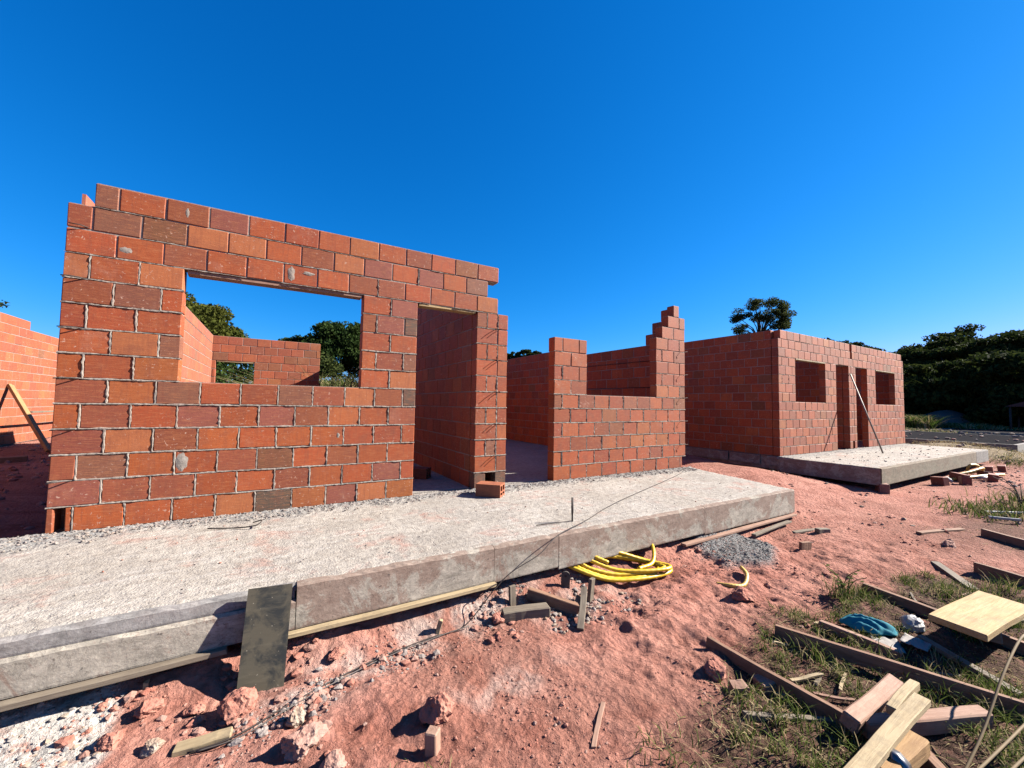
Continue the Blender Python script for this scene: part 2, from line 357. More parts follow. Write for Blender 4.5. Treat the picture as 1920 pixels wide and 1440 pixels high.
# ------------------------------------------------------------------ bricks
HB, DB, JT = .20, .14, .010
TONES = [((.47, .118, .056), .30), ((.44, .105, .054), .30), ((.37, .088, .054), .16), ((.32, .096, .070), .10), ((.48, .155, .075), .06), ((.32, .110, .064), .06), ((.24, .11, .078), .012)]
_tw = np.cumsum([t[1] for t in TONES]); _tw = _tw/_tw[-1]
def tone(rs):
    c = np.array(TONES[int(np.searchsorted(_tw, rs.random()))][0])
    return c*np.array([1.32, 1.12, 0.66])*rs.uniform(.88, 1.12)*np.array([1, rs.uniform(.92, 1.1), rs.uniform(.9, 1.1)])
DARK = np.array((.17, .12, .085)); BROWN = np.array((.36, .14, .08)); TAN = np.array((.68, .21, .075)); PURP = np.array((.44, .125, .085))
TEMPL = {}
def chamfer_verts(sx, sy, sz, c=.005, seed=0):
    rs = np.random.default_rng(seed)
    V = []
    for ix in (-1, 1):
        for iy in (-1, 1):
            for iz in (-1, 1):
                p = np.array([ix*sx/2, iy*sy/2, iz*sz/2])
                for a in range(3):
                    q = p.copy(); cc = c*rs.uniform(.5, 1.6)
                    for b in range(3):
                        if b != a: q[b] -= np.sign(p[b])*cc
                    V.append(q)
    return np.array(V)
def _chamfer_faces():
    def idx(ix, iy, iz, a): return ((ix*2+iy)*2+iz)*3+a
    F = []
    for a in range(3):
        o = [b for b in range(3) if b != a]
        for s in (0, 1):
            q = []
            for (u, v_) in ((0, 0), (1, 0), (1, 1), (0, 1)):
                t = [0, 0, 0]; t[a] = s; t[o[0]] = u; t[o[1]] = v_; q.append(idx(*t, a))
            if (s == 1) == (a == 1): q = q[::-1]
            F.append(q)
    for e in range(3):                      # edges along axis e
        o = [b for b in range(3) if b != e]
        for u in (0, 1):
            for v_ in (0, 1):
                t0 = [0, 0, 0]; t0[o[0]] = u; t0[o[1]] = v_; t1 = list(t0); t1[e] = 1
                F.append([idx(*t0, o[0]), idx(*t1, o[0]), idx(*t1, o[1]), idx(*t0, o[1])])
    C = [[idx(a, b, c, 0), idx(a, b, c, 1), idx(a, b, c, 2)] for a in (0, 1) for b in (0, 1) for c in (0, 1)]
    return F, C
CF4, CF3 = _chamfer_faces()
def _fix(V, F):                              # outward winding
    out = []
    for f in F:
        n_ = np.cross(V[f[1]]-V[f[0]], V[f[2]]-V[f[0]])
        out.append(f if n_ @ V[f].mean(0) > 0 else f[::-1])
    return out
_v0 = chamfer_verts(.3, .14, .19); CF4 = _fix(_v0, CF4); CF3 = _fix(_v0, CF3)
BMESH = {}
def brick_mesh(L, var):
    key = (round(L, 3), var)
    if key not in BMESH:
        BMESH[key] = mesh_from('brick', chamfer_verts(L, DB, HB-JT, .0055, hash(key) % 99991), CF4+CF3, BRICK)
    return BMESH[key]

class House:
    """collects bricks of one house: (wall, axis, centre, length, tone)"""
    def __init__(s, ox, oy, oz=0.0, seed=1):
        s.o = np.array([ox, oy, oz]); s.b = []; s.rs = np.random.default_rng(seed)
    def seg(s, wall, axis, fixed, a, b, row, tn=None):
        L = b-a-JT; m = (a+b)/2; z = (row+.5)*HB
        c = np.array([m, fixed, z]) if axis == 'x' else np.array([fixed, m, z])
        s.b.append([wall, axis, c+s.o, L, tone(s.rs) if tn is None else np.array(tn)*s.rs.uniform(.93, 1.07)])
    def course(s, wall, axis, fixed, a, b, row, half, tones=None):
        x = a; i = 0; first = True
        while x < b-.02:
            L = .15 if (first and half) else .30
            e = min(x+L, b)
            s.seg(wall, axis, fixed, x, e, row, (tones or {}).get(i)); x = e; i += 1; first = False
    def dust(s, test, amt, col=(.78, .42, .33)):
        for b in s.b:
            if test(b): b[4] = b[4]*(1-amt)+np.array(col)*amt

def facade_half(h, wall, r, kind):
    pass
h1 = House(0, 0, 0, 5)
FY = DB/2
T1 = {0: {4: DARK, 3: TAN, 6: PURP, 7: TAN}, 1: {0: PURP, 1: TONES[0][0], 2: TONES[0][0], 8: PURP}, 2: {1: BROWN, 0: TONES[0][0], 4: TONES[0][0]}, 3: {1: TAN, 0: TONES[2][0]},
      4: {1: TONES[0][0], 3: PURP, 5: PURP, 9: TONES[0][0]}, 5: {0: TONES[0][0], 2: BROWN, 5: BROWN, 6: TONES[0][0], 7: TAN, 9: DARK}}
for r in range(14):
    ev = r % 2 == 0
    if r <= 5:
        if r == 0:
            h1.seg('facade', 'x', FY, 0, .05, 0); h1.seg('facade', 'x', FY, .105, .15, 0)
            h1.course('facade', 'x', FY, .15, 2.85, 0, False, T1[0])
        else: h1.course('facade', 'x', FY, 0, 2.85, r, ev, T1.get(r))
    elif r <= 10:
        h1.course('facade', 'x', FY, 0, .75, r, ev, {7: {1: TAN, 2: BROWN}, 10: {0: TAN, 2: TAN}, 9: {1: TONES[5][0]}}.get(r))
        h1.course('facade', 'x', FY, 2.25, 2.85, r, not ev, {7: {2: BROWN}, 9: {2: DARK, 1: PURP}, 10: {1: PURP}, 6: {1: TAN}}.get(r))
    elif r == 11: h1.course('facade', 'x', FY, 0, 3.9, r, False)
    elif r == 12: h1.course('facade', 'x', FY, 0, 3.75, r, True, {1: BROWN, 3: TAN, 4: TAN, 7: TAN, 8: PURP, 10: PURP, 12: BROWN})
    else: h1.course('facade', 'x', FY, .15, 3.9, r, True, {0: BROWN, 3: PURP})
    if r <= 10:                                              # pier between the two doorways
        if r == 0: h1.seg('facade', 'x', FY, 3.6, 3.76, 0, DARK); h1.seg('facade', 'x', FY, 3.89, 4.05, 0, DARK)
        elif ev:
            for q in range(3): h1.seg('facade', 'x', FY, 3.6+.15*q, 3.75+.15*q, r, BROWN if (r, q) == (2, 1) else None)
        else: h1.course('facade', 'x', FY, 3.6, 4.05, r, False)
    if r <= 5: h1.course('facade', 'x', FY, 4.8, 7.65 if r else 7.56, r, not ev)
    elif r <= 9:
        h1.course('facade', 'x', FY, 4.8, 5.4, r, not ev); h1.course('facade', 'x', FY, 6.9, 7.65, r, not ev)
    elif r == 10: h1.course('facade', 'x', FY, 6.9, 7.65, r, False)
    elif r == 11: h1.course('facade', 'x', FY, 7.05, 7.65, r, False)
    elif r == 12: h1.course('facade', 'x', FY, 7.2, 7.65, r, False)
    else: h1.seg('facade', 'x', FY, 7.35, 7.5, r)
    # side and party walls
    if r <= 12:
        if r == 12: h1.course('side_wall', 'y', .075, .142, 7.5, r, not ev)
        else: h1.course('side_wall', 'y', .07, .142, 7.5, r, not ev)
        h1.course('party_wall', 'y', 3.67, .142, 7.5, r, not ev)
        if r <= 10: h1.course('party_wall', 'y', 3.98, .142, 7.5, r, not ev)
        if 5 <= r <= 9:
            h1.course('rear_wall', 'x', 7.57, 0, .22, r, ev); h1.course('rear_wall', 'x', 7.57, 1.0, 2.5, r, ev)
        else: h1.course('rear_wall', 'x', 7.57, 0, 2.5, r, ev)
        h1.course('rear_wall', 'x', 7.57, 4.05, 7.65, r, ev)
    if r <= 10: h1.course('side_wall', 'y', 7.58, .142, 7.5, r, not ev)
    if r == 11: h1.course('side_wall', 'y', 7.58, .142, .75, r, not ev); h1.course('side_wall', 'y', 7.58, 3.3, 7.5, r, not ev)
    if r == 12: h1.course('side_wall', 'y', 7.58, .142, .6, r, not ev)
    if r == 13: h1.course('party_wall', 'y', 3.67, .142, 4.95, r, False)
    if r == 13: h1.course('side_wall', 'y', 7.58, .142, .4, r, False)

h2 = House(11.0, 0.09, 0, 6)
for r in range(14):
    ev = r % 2 == 0
    if r <= 10:
        if r <= 5: h2.course('facade', 'x', FY, 0, 2.85, r, ev); h2.course('facade', 'x', FY, 4.8, 7.65, r, not ev)
        else:
            h2.course('facade', 'x', FY, 0, .75, r, ev); h2.course('facade', 'x', FY, 2.25, 2.85, r, not ev)
            h2.course('facade', 'x', FY, 4.8, 5.4, r, not ev); h2.course('facade', 'x', FY, 6.9, 7.65, r, not ev)
        if r == 0: h2.seg('facade', 'x', FY, 3.6, 3.78, 0); h2.seg('facade', 'x', FY, 3.9, 4.05, 0)
        elif ev:
            for q in range(3): h2.seg('facade', 'x', FY, 3.6+.15*q, 3.75+.15*q, r)
        else: h2.course('facade', 'x', FY, 3.6, 4.05, r, False)
    elif r == 11: h2.course('facade', 'x', FY, 0, 7.65, r, False)
    elif r == 12: h2.course('facade', 'x', FY, .0, 3.72, r, True); h2.course('facade', 'x', FY, 3.83, 7.65, r, True)
    else: h2.course('facade', 'x', FY, .09, 3.70, r, False); h2.course('facade', 'x', FY, 3.83, 7.5, r, False)
    for q in (.07, 7.58): h2.course('side_wall', 'y', q, .142, 8.1, r, not ev)
    for q in (3.67, 3.98): h2.course('party_wall', 'y', q, .142, 8.1, r, not ev)
    h2.course('rear_wall', 'x', 8.17, 0, 7.65, r, ev)

h3 = House(-3.64, 0, 0, 9)
for r in range(14):
    ev = r % 2 == 0
    h3.course('side_wall', 'y', .07, .142, 9.3 if r == 13 else 11.4, r, not ev)
    h3.course('facade', 'x', FY, -2.11, .14, r, ev)

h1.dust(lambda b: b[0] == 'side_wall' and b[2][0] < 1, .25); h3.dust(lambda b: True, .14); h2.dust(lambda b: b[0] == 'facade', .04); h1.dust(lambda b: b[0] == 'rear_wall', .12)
def project(P):
    d = P-CAM; z = d@CF
    return np.stack([960+FPX*(d@CR)/z, 720-FPX*(d@CU)/z, z], -1)
ALLB = [(h, b) for h in (h1, h2, h3) for b in h.b]
BC = np.array([b[2] for _, b in ALLB]); BH = np.array([[b[3]/2, DB/2, .095] if b[1] == 'x' else [DB/2, b[3]/2, .095] for _, b in ALLB])
BLO, BHI = BC-BH, BC+BH
def occluded(P, skip):
    """is the segment camera->P cut by another brick"""
    D = P-CAM; D = np.where(np.abs(D) < 1e-9, 1e-9, D)
    t1 = (BLO-CAM)/D; t2 = (BHI-CAM)/D
    tn = np.minimum(t1, t2).max(1); tf = np.maximum(t1, t2).min(1)
    hit = (tn < tf) & (tf > 0) & (tn < .995); hit[skip] = False
    return hit.any()
score = np.zeros(len(ALLB))
for i in range(len(ALLB)):
    c, hh = BC[i], BH[i]
    pr = project(c[None])[0]
    if pr[2] < .1 or not (-40 < pr[0] < 1960 and -40 < pr[1] < 1480): continue
    s = 0
    for ax in (0, 1):
        sg = np.sign(CAM[ax]-c[ax]); o = 1-ax
        fc = c.copy(); fc[ax] += sg*hh[ax]
        corners = []
        for u, v_ in ((-1, -1), (1, -1), (1, 1), (-1, 1)):
            q = fc.copy(); q[o] += u*hh[o]; q[2] += v_*hh[2]; corners.append(q)
        pc = project(np.array(corners))
        if pc[:, 2].min() < .1: continue
        x_, y_ = pc[:, 0], pc[:, 1]
        area = .5*abs(np.dot(x_, np.roll(y_, 1))-np.dot(y_, np.roll(x_, 1)))
        vis = 0
        for u in (-.7, 0, .7):
            q = fc.copy(); q[o] += u*hh[o]; q[ax] += sg*.004
            if not occluded(q, i): vis += 1
        s += area*vis/3
    score[i] = s

mortar_front = {}
def build_house(h, name, label, beads):
    idx = [i for i, (hh, _) in enumerate(ALLB) if hh is h]
    o = empty(name, h.o, label, 'house')
    order = sorted(idx, key=lambda i: -score[i]); single = set(i for i in order[:300] if score[i] > 25)
    walls = {}
    for i in idx:
        b = ALLB[i][1]; wl = b[0]; key = (wl, (b[2][0]-h.o[0] > 4.08 and h is h1)) if b[1] == 'x' else (wl, round(b[2][0]-h.o[0], 1))
        walls.setdefault(key, []).append(i)
    massV, massT = [], []
    for key, L in walls.items():
        wn = key if isinstance(key, str) else key[0]
        mb = MB(); starts = set(); ends = set()
        for i in L:
            b = ALLB[i][1]; c = b[2]-h.o; ax = 0 if b[1] == 'x' else 1; row = round(c[2]/HB-.5)
            for d_ in (-1, 0, 1):
                starts.add((row, round((c[ax]-b[3]/2-.5*JT)*200)+d_)); ends.add((row, round((c[ax]+b[3]/2+.5*JT)*200)+d_))
        for i in L:
            b = ALLB[i][1]; c = b[2]-h.o; e = .5*JT; up = .0
            g = .006 if b[1] == 'x' else .005
            if b[3] < .06: continue
            ax = 0 if b[1] == 'x' else 1
            hv = np.array([g-DB/2]*3); hv = np.array([DB/2-g, DB/2-g, HB/2]); hv[ax] = b[3]/2+e
            lo = c-hv; hi = c+hv; row = round(c[2]/HB-.5)
            if (row, round(lo[ax]*200)) not in ends: lo[ax] += e+.007
            if (row, round(hi[ax]*200)) not in starts: hi[ax] -= e+.007
            mb.box(lo, hi)
        if beads and wn == 'facade': beads(mb, key[1])
        wo = mb.build(wn, MORTAR, o)
        for i in L:
            b = ALLB[i][1]; c = b[2]-h.o; rs = h.rs
            jit = np.array([rs.uniform(-.002, .002), rs.uniform(-.0025, .0025), rs.uniform(-.0015, .0015)])
            rz = (0 if b[1] == 'x' else math.pi/2)+rs.uniform(-.006, .006); ry = rs.uniform(-.005, .005)
            if i in single:
                q = obj('brick', brick_mesh(b[3], int(rs.integers(5))), wo, c+jit, (0, ry, rz)); q.color = (*(b[4]*ALB), 1)
            else:
                V = chamfer_verts(b[3], DB, HB-JT, .0055, int(rs.integers(1 << 30)))
                cs, sn = math.cos(rz), math.sin(rz)
                V = V@np.array([[cs, sn, 0], [-sn, cs, 0], [0, 0, 1]])+c+jit
                massV.append(V); massT.append(b[4])
    if massV:
        n_ = len(massV); V = np.concatenate(massV)
        F4 = np.concatenate([np.array(CF4)+24*j for j in range(n_)]); F3 = np.concatenate([np.array(CF3)+24*j for j in range(n_)])
        me = bpy.data.meshes.new('brickwork')
        me.vertices.add(len(V)); me.vertices.foreach_set('co', V.astype(np.float32).ravel())
        li = np.concatenate([F4.ravel(), F3.ravel()]).astype(np.int32)
        me.loops.add(len(li)); me.loops.foreach_set('vertex_index', li)
        tot = np.concatenate([np.full(len(F4), 4), np.full(len(F3), 3)]).astype(np.int32); st = np.concatenate([[0], np.cumsum(tot)[:-1]]).astype(np.int32)
        me.polygons.add(len(tot)); me.polygons.foreach_set('loop_start', st); me.polygons.foreach_set('loop_total', tot)
        me.materials.append(BRICK_MASS); me.polygons.foreach_set('use_smooth', np.zeros(len(tot), dtype=bool)); me.update(calc_edges=True)
        a = me.attributes.new('tone', 'FLOAT_COLOR', 'POINT')
        a = me.attributes['tone']
        a.data.foreach_set('color', np.ascontiguousarray(np.repeat(np.concatenate([np.array(massT)*ALB, np.ones((n_, 1))], 1), 24, 0), dtype=np.float32).ravel())
        q = obj('brickwork', me, o); q['kind'] = 'stuff'
    return o

def bead_maker(h, zlim):
    """squeezed mortar in the joints of the front face, thick and ragged low down, thin higher up"""
    def run(mb, far):
        rs = random.Random(3)
        rows = {}
        for b in h.b:
            if b[0] == 'facade' and (h is not h1 or (b[2][0]-h.o[0] > 4.08) == far):
                c = b[2]-h.o; rows.setdefault(int(c[2]/HB), []).append((c[0]-b[3]/2-JT/2, c[0]+b[3]/2+JT/2))
        def ribbon(P, d):                                    # P list of (x,z); d 0: along x, 1: along z
            base = len(mb.v)
            for (x, z, wd, out) in P:
                for t, yy in ((-1, .004), (-.45, -out), (.45, -out*rs.uniform(.5, 1.2)), (1, .004)):
                    mb.v.append((x+(t*wd if d else 0), yy, z+(0 if d else t*wd)))
            for i in range(len(P)-1):
                for j in range(3):
                    a = base+i*4+j
                    mb.f.append((a, a+1, a+5, a+4) if d else (a, a+4, a+5, a+1))
        for r, S in rows.items():
            S.sort()
            for (a, b) in S:
                for zz, rr in ((r*HB, r),):
                    if rr == 0: continue
                    lo = (r*HB < zlim(a)); amt = 1.0 if lo else .35
                    if not lo and rs.random() < .4: continue
                    n_ = max(2, int((b-a)/.015)); P = []
                    drift = rs.uniform(-.002, .002); w_ = 0.0076 if lo else .0048; o_ = .0035*amt; zj = 0.0
                    for q in range(n_+1):
                        x = a+(b-a)*q/n_
                        w_ += .3*((0.0076 if lo else .0046)-w_)+rs.gauss(0, .0017); o_ += .3*(.0042*amt-o_)+rs.gauss(0, .0012); zj += -.3*zj+rs.gauss(0, .0009)
                        P.append((x, zz+drift+zj, max(.0028, w_), max(-.001, o_)))
                    ribbon(P, 0)
                lo = (r*HB < zlim(a))
                if b < max(x1 for _, x1 in S)-.01 and (lo or rs.random() < .2) and any(abs(b-a2) < .01 for a2, _ in S):
                    P = [(b+rs.gauss(0, .0016), r*HB+.004+(HB-.008)*q/9, max(.003, rs.gauss(.0072 if lo else .0045, .0028)), rs.gauss(.003, .0022)) for q in range(10)]
                    ribbon(P, 1)
    return run
H1 = build_house(h1, 'brick_house', 'nearest unfinished red brick house with open doorways and one large window frame against the sky', bead_maker(h1, lambda x: 2.05 if x < .8 else (1.7 if x < 3 else 1.3)))
H2 = build_house(h2, 'brick_house', 'second red brick house with two dark windows and two narrow doorways behind a pole', bead_maker(h2, lambda x: -1))
H3 = build_house(h3, 'brick_house', 'sunlit pink red brick wall of the neighbouring house with a plank leaning on it', None)

# lintel boards, tie rods, loose top pieces of house one
def bar_mesh(name, L, wd, ht, mat, seed=0, seg=8, warp=.004, ragged=.0):
    rs = np.random.default_rng(seed); V = []; F = []
    for i in range(seg+1):
        x = -L/2+L*i/seg; by, bz = rs.normal(0, warp*.25, 2) + np.array([warp*math.sin(i*.7+seed), warp*math.cos(i*.5+seed)])
        if i in (0, seg): x += rs.uniform(-ragged, ragged)
        c = min(wd, ht)*.06
        for (sy, sz) in ((-1, -1), (1, -1), (1, 1), (-1, 1)):
            V.append((x+(rs.uniform(-ragged, ragged) if i in (0, seg) else 0), by+sy*(wd/2)-0*c, bz+sz*(ht/2)))
            
    for i in range(seg):
        for j in range(4):
            F.append((i*4+j, i*4+(j+1) % 4, i*4+4+(j+1) % 4, i*4+4+j)[::-1])
    F.append((0, 1, 2, 3)); e = seg*4; F.append((e+3, e+2, e+1, e))
    me = mesh_from(name, V, F, mat)
    return me
def bar_between(name, A, B, wd, ht, mat, roll=0.0, parent=None, seed=0, warp=.002, ragged=.006, bevel=True):
    A = Vector(A); B = Vector(B); d = B-A
    o = obj(name, bar_mesh(name, d.length, wd, ht, mat, seed, 8, warp, ragged), parent)
    q = d.to_track_quat('X', 'Z') @ Quaternion((1, 0, 0), roll)
    o.rotation_mode = 'QUATERNION'; o.rotation_quaternion = q; o.location = (A+B)/2
    if bevel:
        m = o.modifiers.new('edge', 'BEVEL'); m.width = min(wd, ht)*.09; m.segments = 1; m.limit_method = 'ANGLE'; m.angle_limit = math.radians(50)
    return o
def smear(x, z, sx, sz, mat, th=.005, seed=0):
    n_ = 28; V = [(x, -th, z)]; F = []
    for rr, dy in ((.5, -th*.9), (1.0, .001)):
        for i in range(n_):
            a = 2*math.pi*i/n_; q = rr*(1+.35*float(pnoise(np.array([math.cos(a)*1.6+seed]), np.array([math.sin(a)*1.6+seed*.7]), np.array([1.0]))[0]))
            V.append((x+sx*q*math.cos(a), dy, z+sz*q*math.sin(a)))
    for i in range(n_):
        j = (i+1) % n_; F.append((0, 1+i, 1+j)); F.append((1+i, 1+n_+i, 1+n_+j, 1+j))
    return obj('mortar_smear', mesh_from('mortar_smear', V, [f[::-1] for f in F], mat, True), H1)
for (x, z, sx, sz) in ((.80, .50, .042, .085), (1.565, 2.30, .035, .07), (.745, 2.70, .02, .06), (1.72, 2.33, .05, .018), (2.05, .7, .02, .03), (.36, 2.28, .05, .03)): smear(x, z, sx, sz, MORTAR, .004, x*7)
bar_between('lintel_board', (.76, .075, 2.181), (2.24, .075, 2.181), .12, .034, WOOD_PINK, 0, H1, 3)
bar_between('lintel_board', (2.86, .07, 2.184), (3.59, .07, 2.184), .12, .028, WOOD_YEL, 0, H1, 4)['label'] = 'pale yellow lintel board over the doorway'
mb = MB(); mb.box((0.012, .22, 2.6), (.035, .50, 2.765)); mb.box((.105, .22, 2.6), (.13, .5, 2.63)); mb.box((.035, .22, 2.6), (.105, .5, 2.622))
q = obj('channel_block', mesh_from('channel_block', mb.v, mb.f, BRICK), H1); q.color = (.24, .07, .04, 1)
def rod(pts, r, mat, parent, name='tie_rod'):
    m_ = MB(); m_.tube(pts, r, 6); return m_.build(name, mat, parent, True)
for z in (.4, .8, 1.2, 1.6, 2.0):
    for dx in (0, .055):
        ln = random.uniform(.055, .085)
        rod([(3.86+dx, .02, z-.003), (3.86+dx+.003, -ln*.6, z), (3.87+dx, -ln, z-.006)], .0042, STEEL, H1)
    rod([(7.5, .02, z-.003), (7.55, -.05, z), (7.62, -.07, z+.005)], .0036, STEEL, H1)
    rod([(.15, .015, z-.002), (.10, -.03, z+.002), (.05, -.055, z), (.012, -.065, z-.006)], .0045, WIRE if z < .6 else STEEL, H1)
for z in (2.42,):
    rod([(.14, .015, z-.002), (.09, -.03, z+.002), (.03, -.05, z-.004)], .004, STEEL, H1)
for z in (1.4, 1.9, .6):
    rod([(7.50, .6, z), (7.44, 3.0, z+.015)], .006, STEEL, H1)
for (xa, xb) in ((11.0+.76, 11.0+2.24), (11+5.41, 11+6.89)):
    bar_between('lintel_board', (xa-11, .05, 2.186), (xb-11, .05, 2.186), .12, .028, WOOD_PALE, 0, H2, 5)
bar_between('lintel_board', (.24, 7.57, 1.985), (.98, 7.57, 1.985), .12, .03, WOOD_PALE, 0, H1, 6)

# ------------------------------------------------------------------ slabs
def slab_top(name, fn, nu, nv, parent, grit_fn, mat=CONC_TOP, amp=.004, drop=.05):
    """rough cast top: fn(u,v)->(x,y); skirt folded down at the rim"""
    u = np.linspace(0, 1, nu); v_ = np.linspace(0, 1, nv); U, W = np.meshgrid(u, v_)
    Xs, Ys = fn(U, W)
    G = grit_fn(Xs, Ys)
    Zs = amp*(fbm(Xs*3, Ys*3, 0, 3)+.8*pnoise(Xs*17, Ys*17, 1.0))+G*np.maximum(0, .012+.02*pnoise(Xs*24, Ys*24, 2.0))
    rim = np.minimum(np.minimum(U*nu, (1-U)*nu), np.minimum(W*nv, (1-W)*nv))
    Zs = Zs-.008*(rim < 1.2)*(1+pnoise(Xs*9, Ys*9, 4.0))
    V = np.stack([Xs, Ys, Zs], -1).reshape(-1, 3); ii = np.arange(nu*nv).reshape(nv, nu)
    F = np.stack([ii[:-1, :-1], ii[:-1, 1:], ii[1:, 1:], ii[1:, :-1]], -1).reshape(-1, 4)
    ring = np.concatenate([ii[0, :], ii[1:, -1], ii[-1, -2::-1], ii[-2:0:-1, 0]])
    base = len(V); Vs = V[ring].copy(); Vs[:, 2] = -drop
    V = np.concatenate([V, Vs]); m_ = len(ring); a = np.arange(m_); b = (a+1) % m_
    F = np.concatenate([F, np.stack([ring[b], ring[a], base+a, base+b], -1)])
    me = mesh_np(name, V, F, mat, True); fattr(me, 'grit', np.concatenate([G.ravel(), G.ravel()[ring]])); return obj(name, me, parent)
def edge_block(L, z0, z1, th, mat, seed, lipped=False):
    """cast edge length: box along x with uneven top arris and pitted face; local origin at its left end, face at y=0"""
    n_ = max(4, int(L/.04)); rs = np.random.default_rng(seed); V = []; F = []
    xs = np.linspace(0, L, n_+1)
    top = z1+.006*pnoise(xs*6+seed, xs*0+seed)-.012*np.maximum(0, pnoise(xs*11, xs*0+2.0+seed)-.15)
    for x, t in zip(xs, top):
        fy = .004*float(pnoise(np.array([x*2.2]), np.array([seed*1.7]))[0])
        V += [(x, fy+.002, z0), (x, fy, z0+.01), (x, fy, t-.014+rs.uniform(-.004, .003)), (x, fy+.008+rs.uniform(0, .008), t), (x, th, t), (x, th, z0)]
    for i in range(n_):
        for j in range(6): F.append((i*6+j, i*6+(j+1) % 6, i*6+6+(j+1) % 6, i*6+6+j)[::-1])
    F.append(tuple(range(6))); F.append(tuple(n_*6+j for j in range(6))[::-1])
    return mesh_from('edge_block', V, F, mat)

def grit1(x, y):
    n = fbm(x*2.5, y*2.5, 7.0, 3)*.10
    g = sst(y+n*1.5+.25*sst(-x, -.8, .6), -.40, -.08)*(1-sst(y, .02, .06))
    return np.clip(np.maximum(g, .55*sst(y, .03, .2))*1.0, 0, 1)
S1 = empty('concrete_slab', (3, -.9, 0), 'long pale concrete slab in front of the nearest brick house, stained red along its edge', 'slab')
S1.location = (0, 0, 0)
tp = slab_top('slab_top', lambda u, v_: (-1.3+u*(8.62+.42*v_), -1.80+v_*1.80), 560, 130, S1, grit1)
mb = MB(); mb.box((.145, .145, -.12), (7.5, 7.5, -.002)); mb.box((.02, -1.15, -.3), (7.2, 7.6, -.05)); mb.box((0, 0, -.2), (7.66, 7.64, -.012))
fl_ = mb.build('floor', CONC_TOP, S1)
fattr(fl_.data, 'grit', np.full(24, .35))
mb = MB(); mb.box((-1.28, -1.70, -.24), (7.28, -.6, -.045)); mb.build('core', CONC_SIDE, S1)
SEG = [(-1.3, .40), (.40, 1.62), (1.625, 2.905), (2.91, 3.50), (3.505, 5.43), (5.435, 7.33)]
for q, (a, b) in enumerate(SEG):
    lip = b <= 1.65
    o_ = obj('edge_block', edge_block(b-a+.001-.002*(q == 5), (-.252, -.252, -.252, -.262, -.28, -.295)[q], -.085 if lip else -.004, .11, CONC_SIDE if q < 4 else CONC_SIDE, q+2), S1, (a, -1.832, 0))
    if lip: obj('screed_lip', edge_block(b-a-.004, -.084, -.003, .10, CONC_LIP, q+9), S1, (a, -1.815, 0))
mb = MB(); mb.box((7.25, -1.80, -.29), (7.31, .2, -.05)); mb.build('end_face', CONC_SIDE, S1)

S2 = empty('concrete_slab', (0, 0, 0), 'short raised concrete slab with ochre front edge before the second brick house', 'slab')
slab_top('slab_top', lambda u, v_: (10.88+u*7.55, -1.62+v_*1.72), 200, 60, S2, lambda x, y: sst(y+fbm(x*2, y*2, 3.0, 2)*.2, -.45, -.1)*.8, amp=.006)
mb = MB(); mb.box((10.9, -1.55, -.29), (18.4, .09, -.045)); mb.box((11.02, .12, -.30), (18.64, 8.3, -.01)); mb.build('core', CONC_SIDE, S2)
for q, (a, b) in enumerate([(10.87, 14.6), (14.605, 17.2), (17.205, 18.44)]): obj('edge_block', edge_block(b-a-.003, -.31, -.004, .1, CONC_YELLOW if q < 2 else CONC_PALE, q+31), S2, (a, -1.65, 0))
e_ = obj('edge_block', edge_block(1.66, -.31, -.004, .1, CONC_SIDE, 41), S2, (10.865, .03, 0), (0, 0, -math.pi/2))
for (a, b) in ((.11, .35), (.5, 1.2), (1.24, 3.0), (3.04, 8.0)): obj('edge_block', edge_block(b-a, -.22, -.012, .08, CONC_SIDE, 43), S2, (10.975, b, 0), (0, 0, -math.pi/2))

for q, (x0, x1, lb) in enumerate([(21.8, 29.5, 'bare dark grey concrete pad with pale rim beyond the second house'), (32.8, 40.5, 'farthest bare grey concrete pad near the dark trees')]):
    S = empty('concrete_slab', (x0, -1.7, 0), lb, 'slab')
    mb = MB(); mb.box((.1, .1, -.3), (x1-x0-.1, 10, -.012)); mb.build('pad', CONC_DARK, S)
    for (A_, B_) in (((0, 0, -.3), (x1-x0, .1, .0)), ((0, .1, -.3), (.1, 10, .0)), ((x1-x0-.1, .1, -.3), (x1-x0, 10, .0)), ((.1, 9.9, -.3), (x1-x0-.1, 10, 0)), ((.1, 4.4, -.3), (x1-x0-.1, 4.6, -.002))):
        mb = MB(); mb.box(A_, B_); mb.build('rim', CONC_PALE, S)

# ------------------------------------------------------------------ timber and site debris near the slab
def plank(name, A, B, wd, ht, mat, label, cat, roll=0.0, lift=None, group=None, seed=0, warp=.002, ragged=.006):
    """A,B = (x,y) or (x,y,z) of the ends; on the ground unless z is given (z = centre)"""
    A3 = A if len(A) == 3 else (A[0], A[1], Hz(*A)+ht/2-.008+(lift or 0))
    B3 = B if len(B) == 3 else (B[0], B[1], Hz(*B)+ht/2-.008+(lift or 0))
    return tag(bar_between(name, A3, B3, wd, ht, mat, roll, None, seed, warp, ragged), label, cat, group)
# formwork battens still stuck under the edge
plank('wooden_batten', (-.4, -1.845, -.272), (1.30, -1.845, -.266), .045, .026, WOOD_GREY, 'thin formwork batten under the slab edge left of the dark board', 'batten', seed=1)
plank('wooden_batten', (1.55, -1.84, -.268), (2.90, -1.845, -.268), .05, .024, WOOD_PALE, 'pale splintered formwork batten under the slab edge right of the dark board', 'batten', seed=2, ragged=.02)
plank('wooden_batten', (5.05, -1.85, -.33), (7.30, -1.845, -.318), .06, .022, WOOD_PINK, 'long formwork batten under the far right end of the slab edge', 'batten', seed=3)
plank('wooden_batten', (6.15, -1.94, -.375), (7.05, -1.90, -.355), .05, .02, WOOD_GREY, 'short loose batten lying just below the far slab edge batten', 'batten', seed=4)
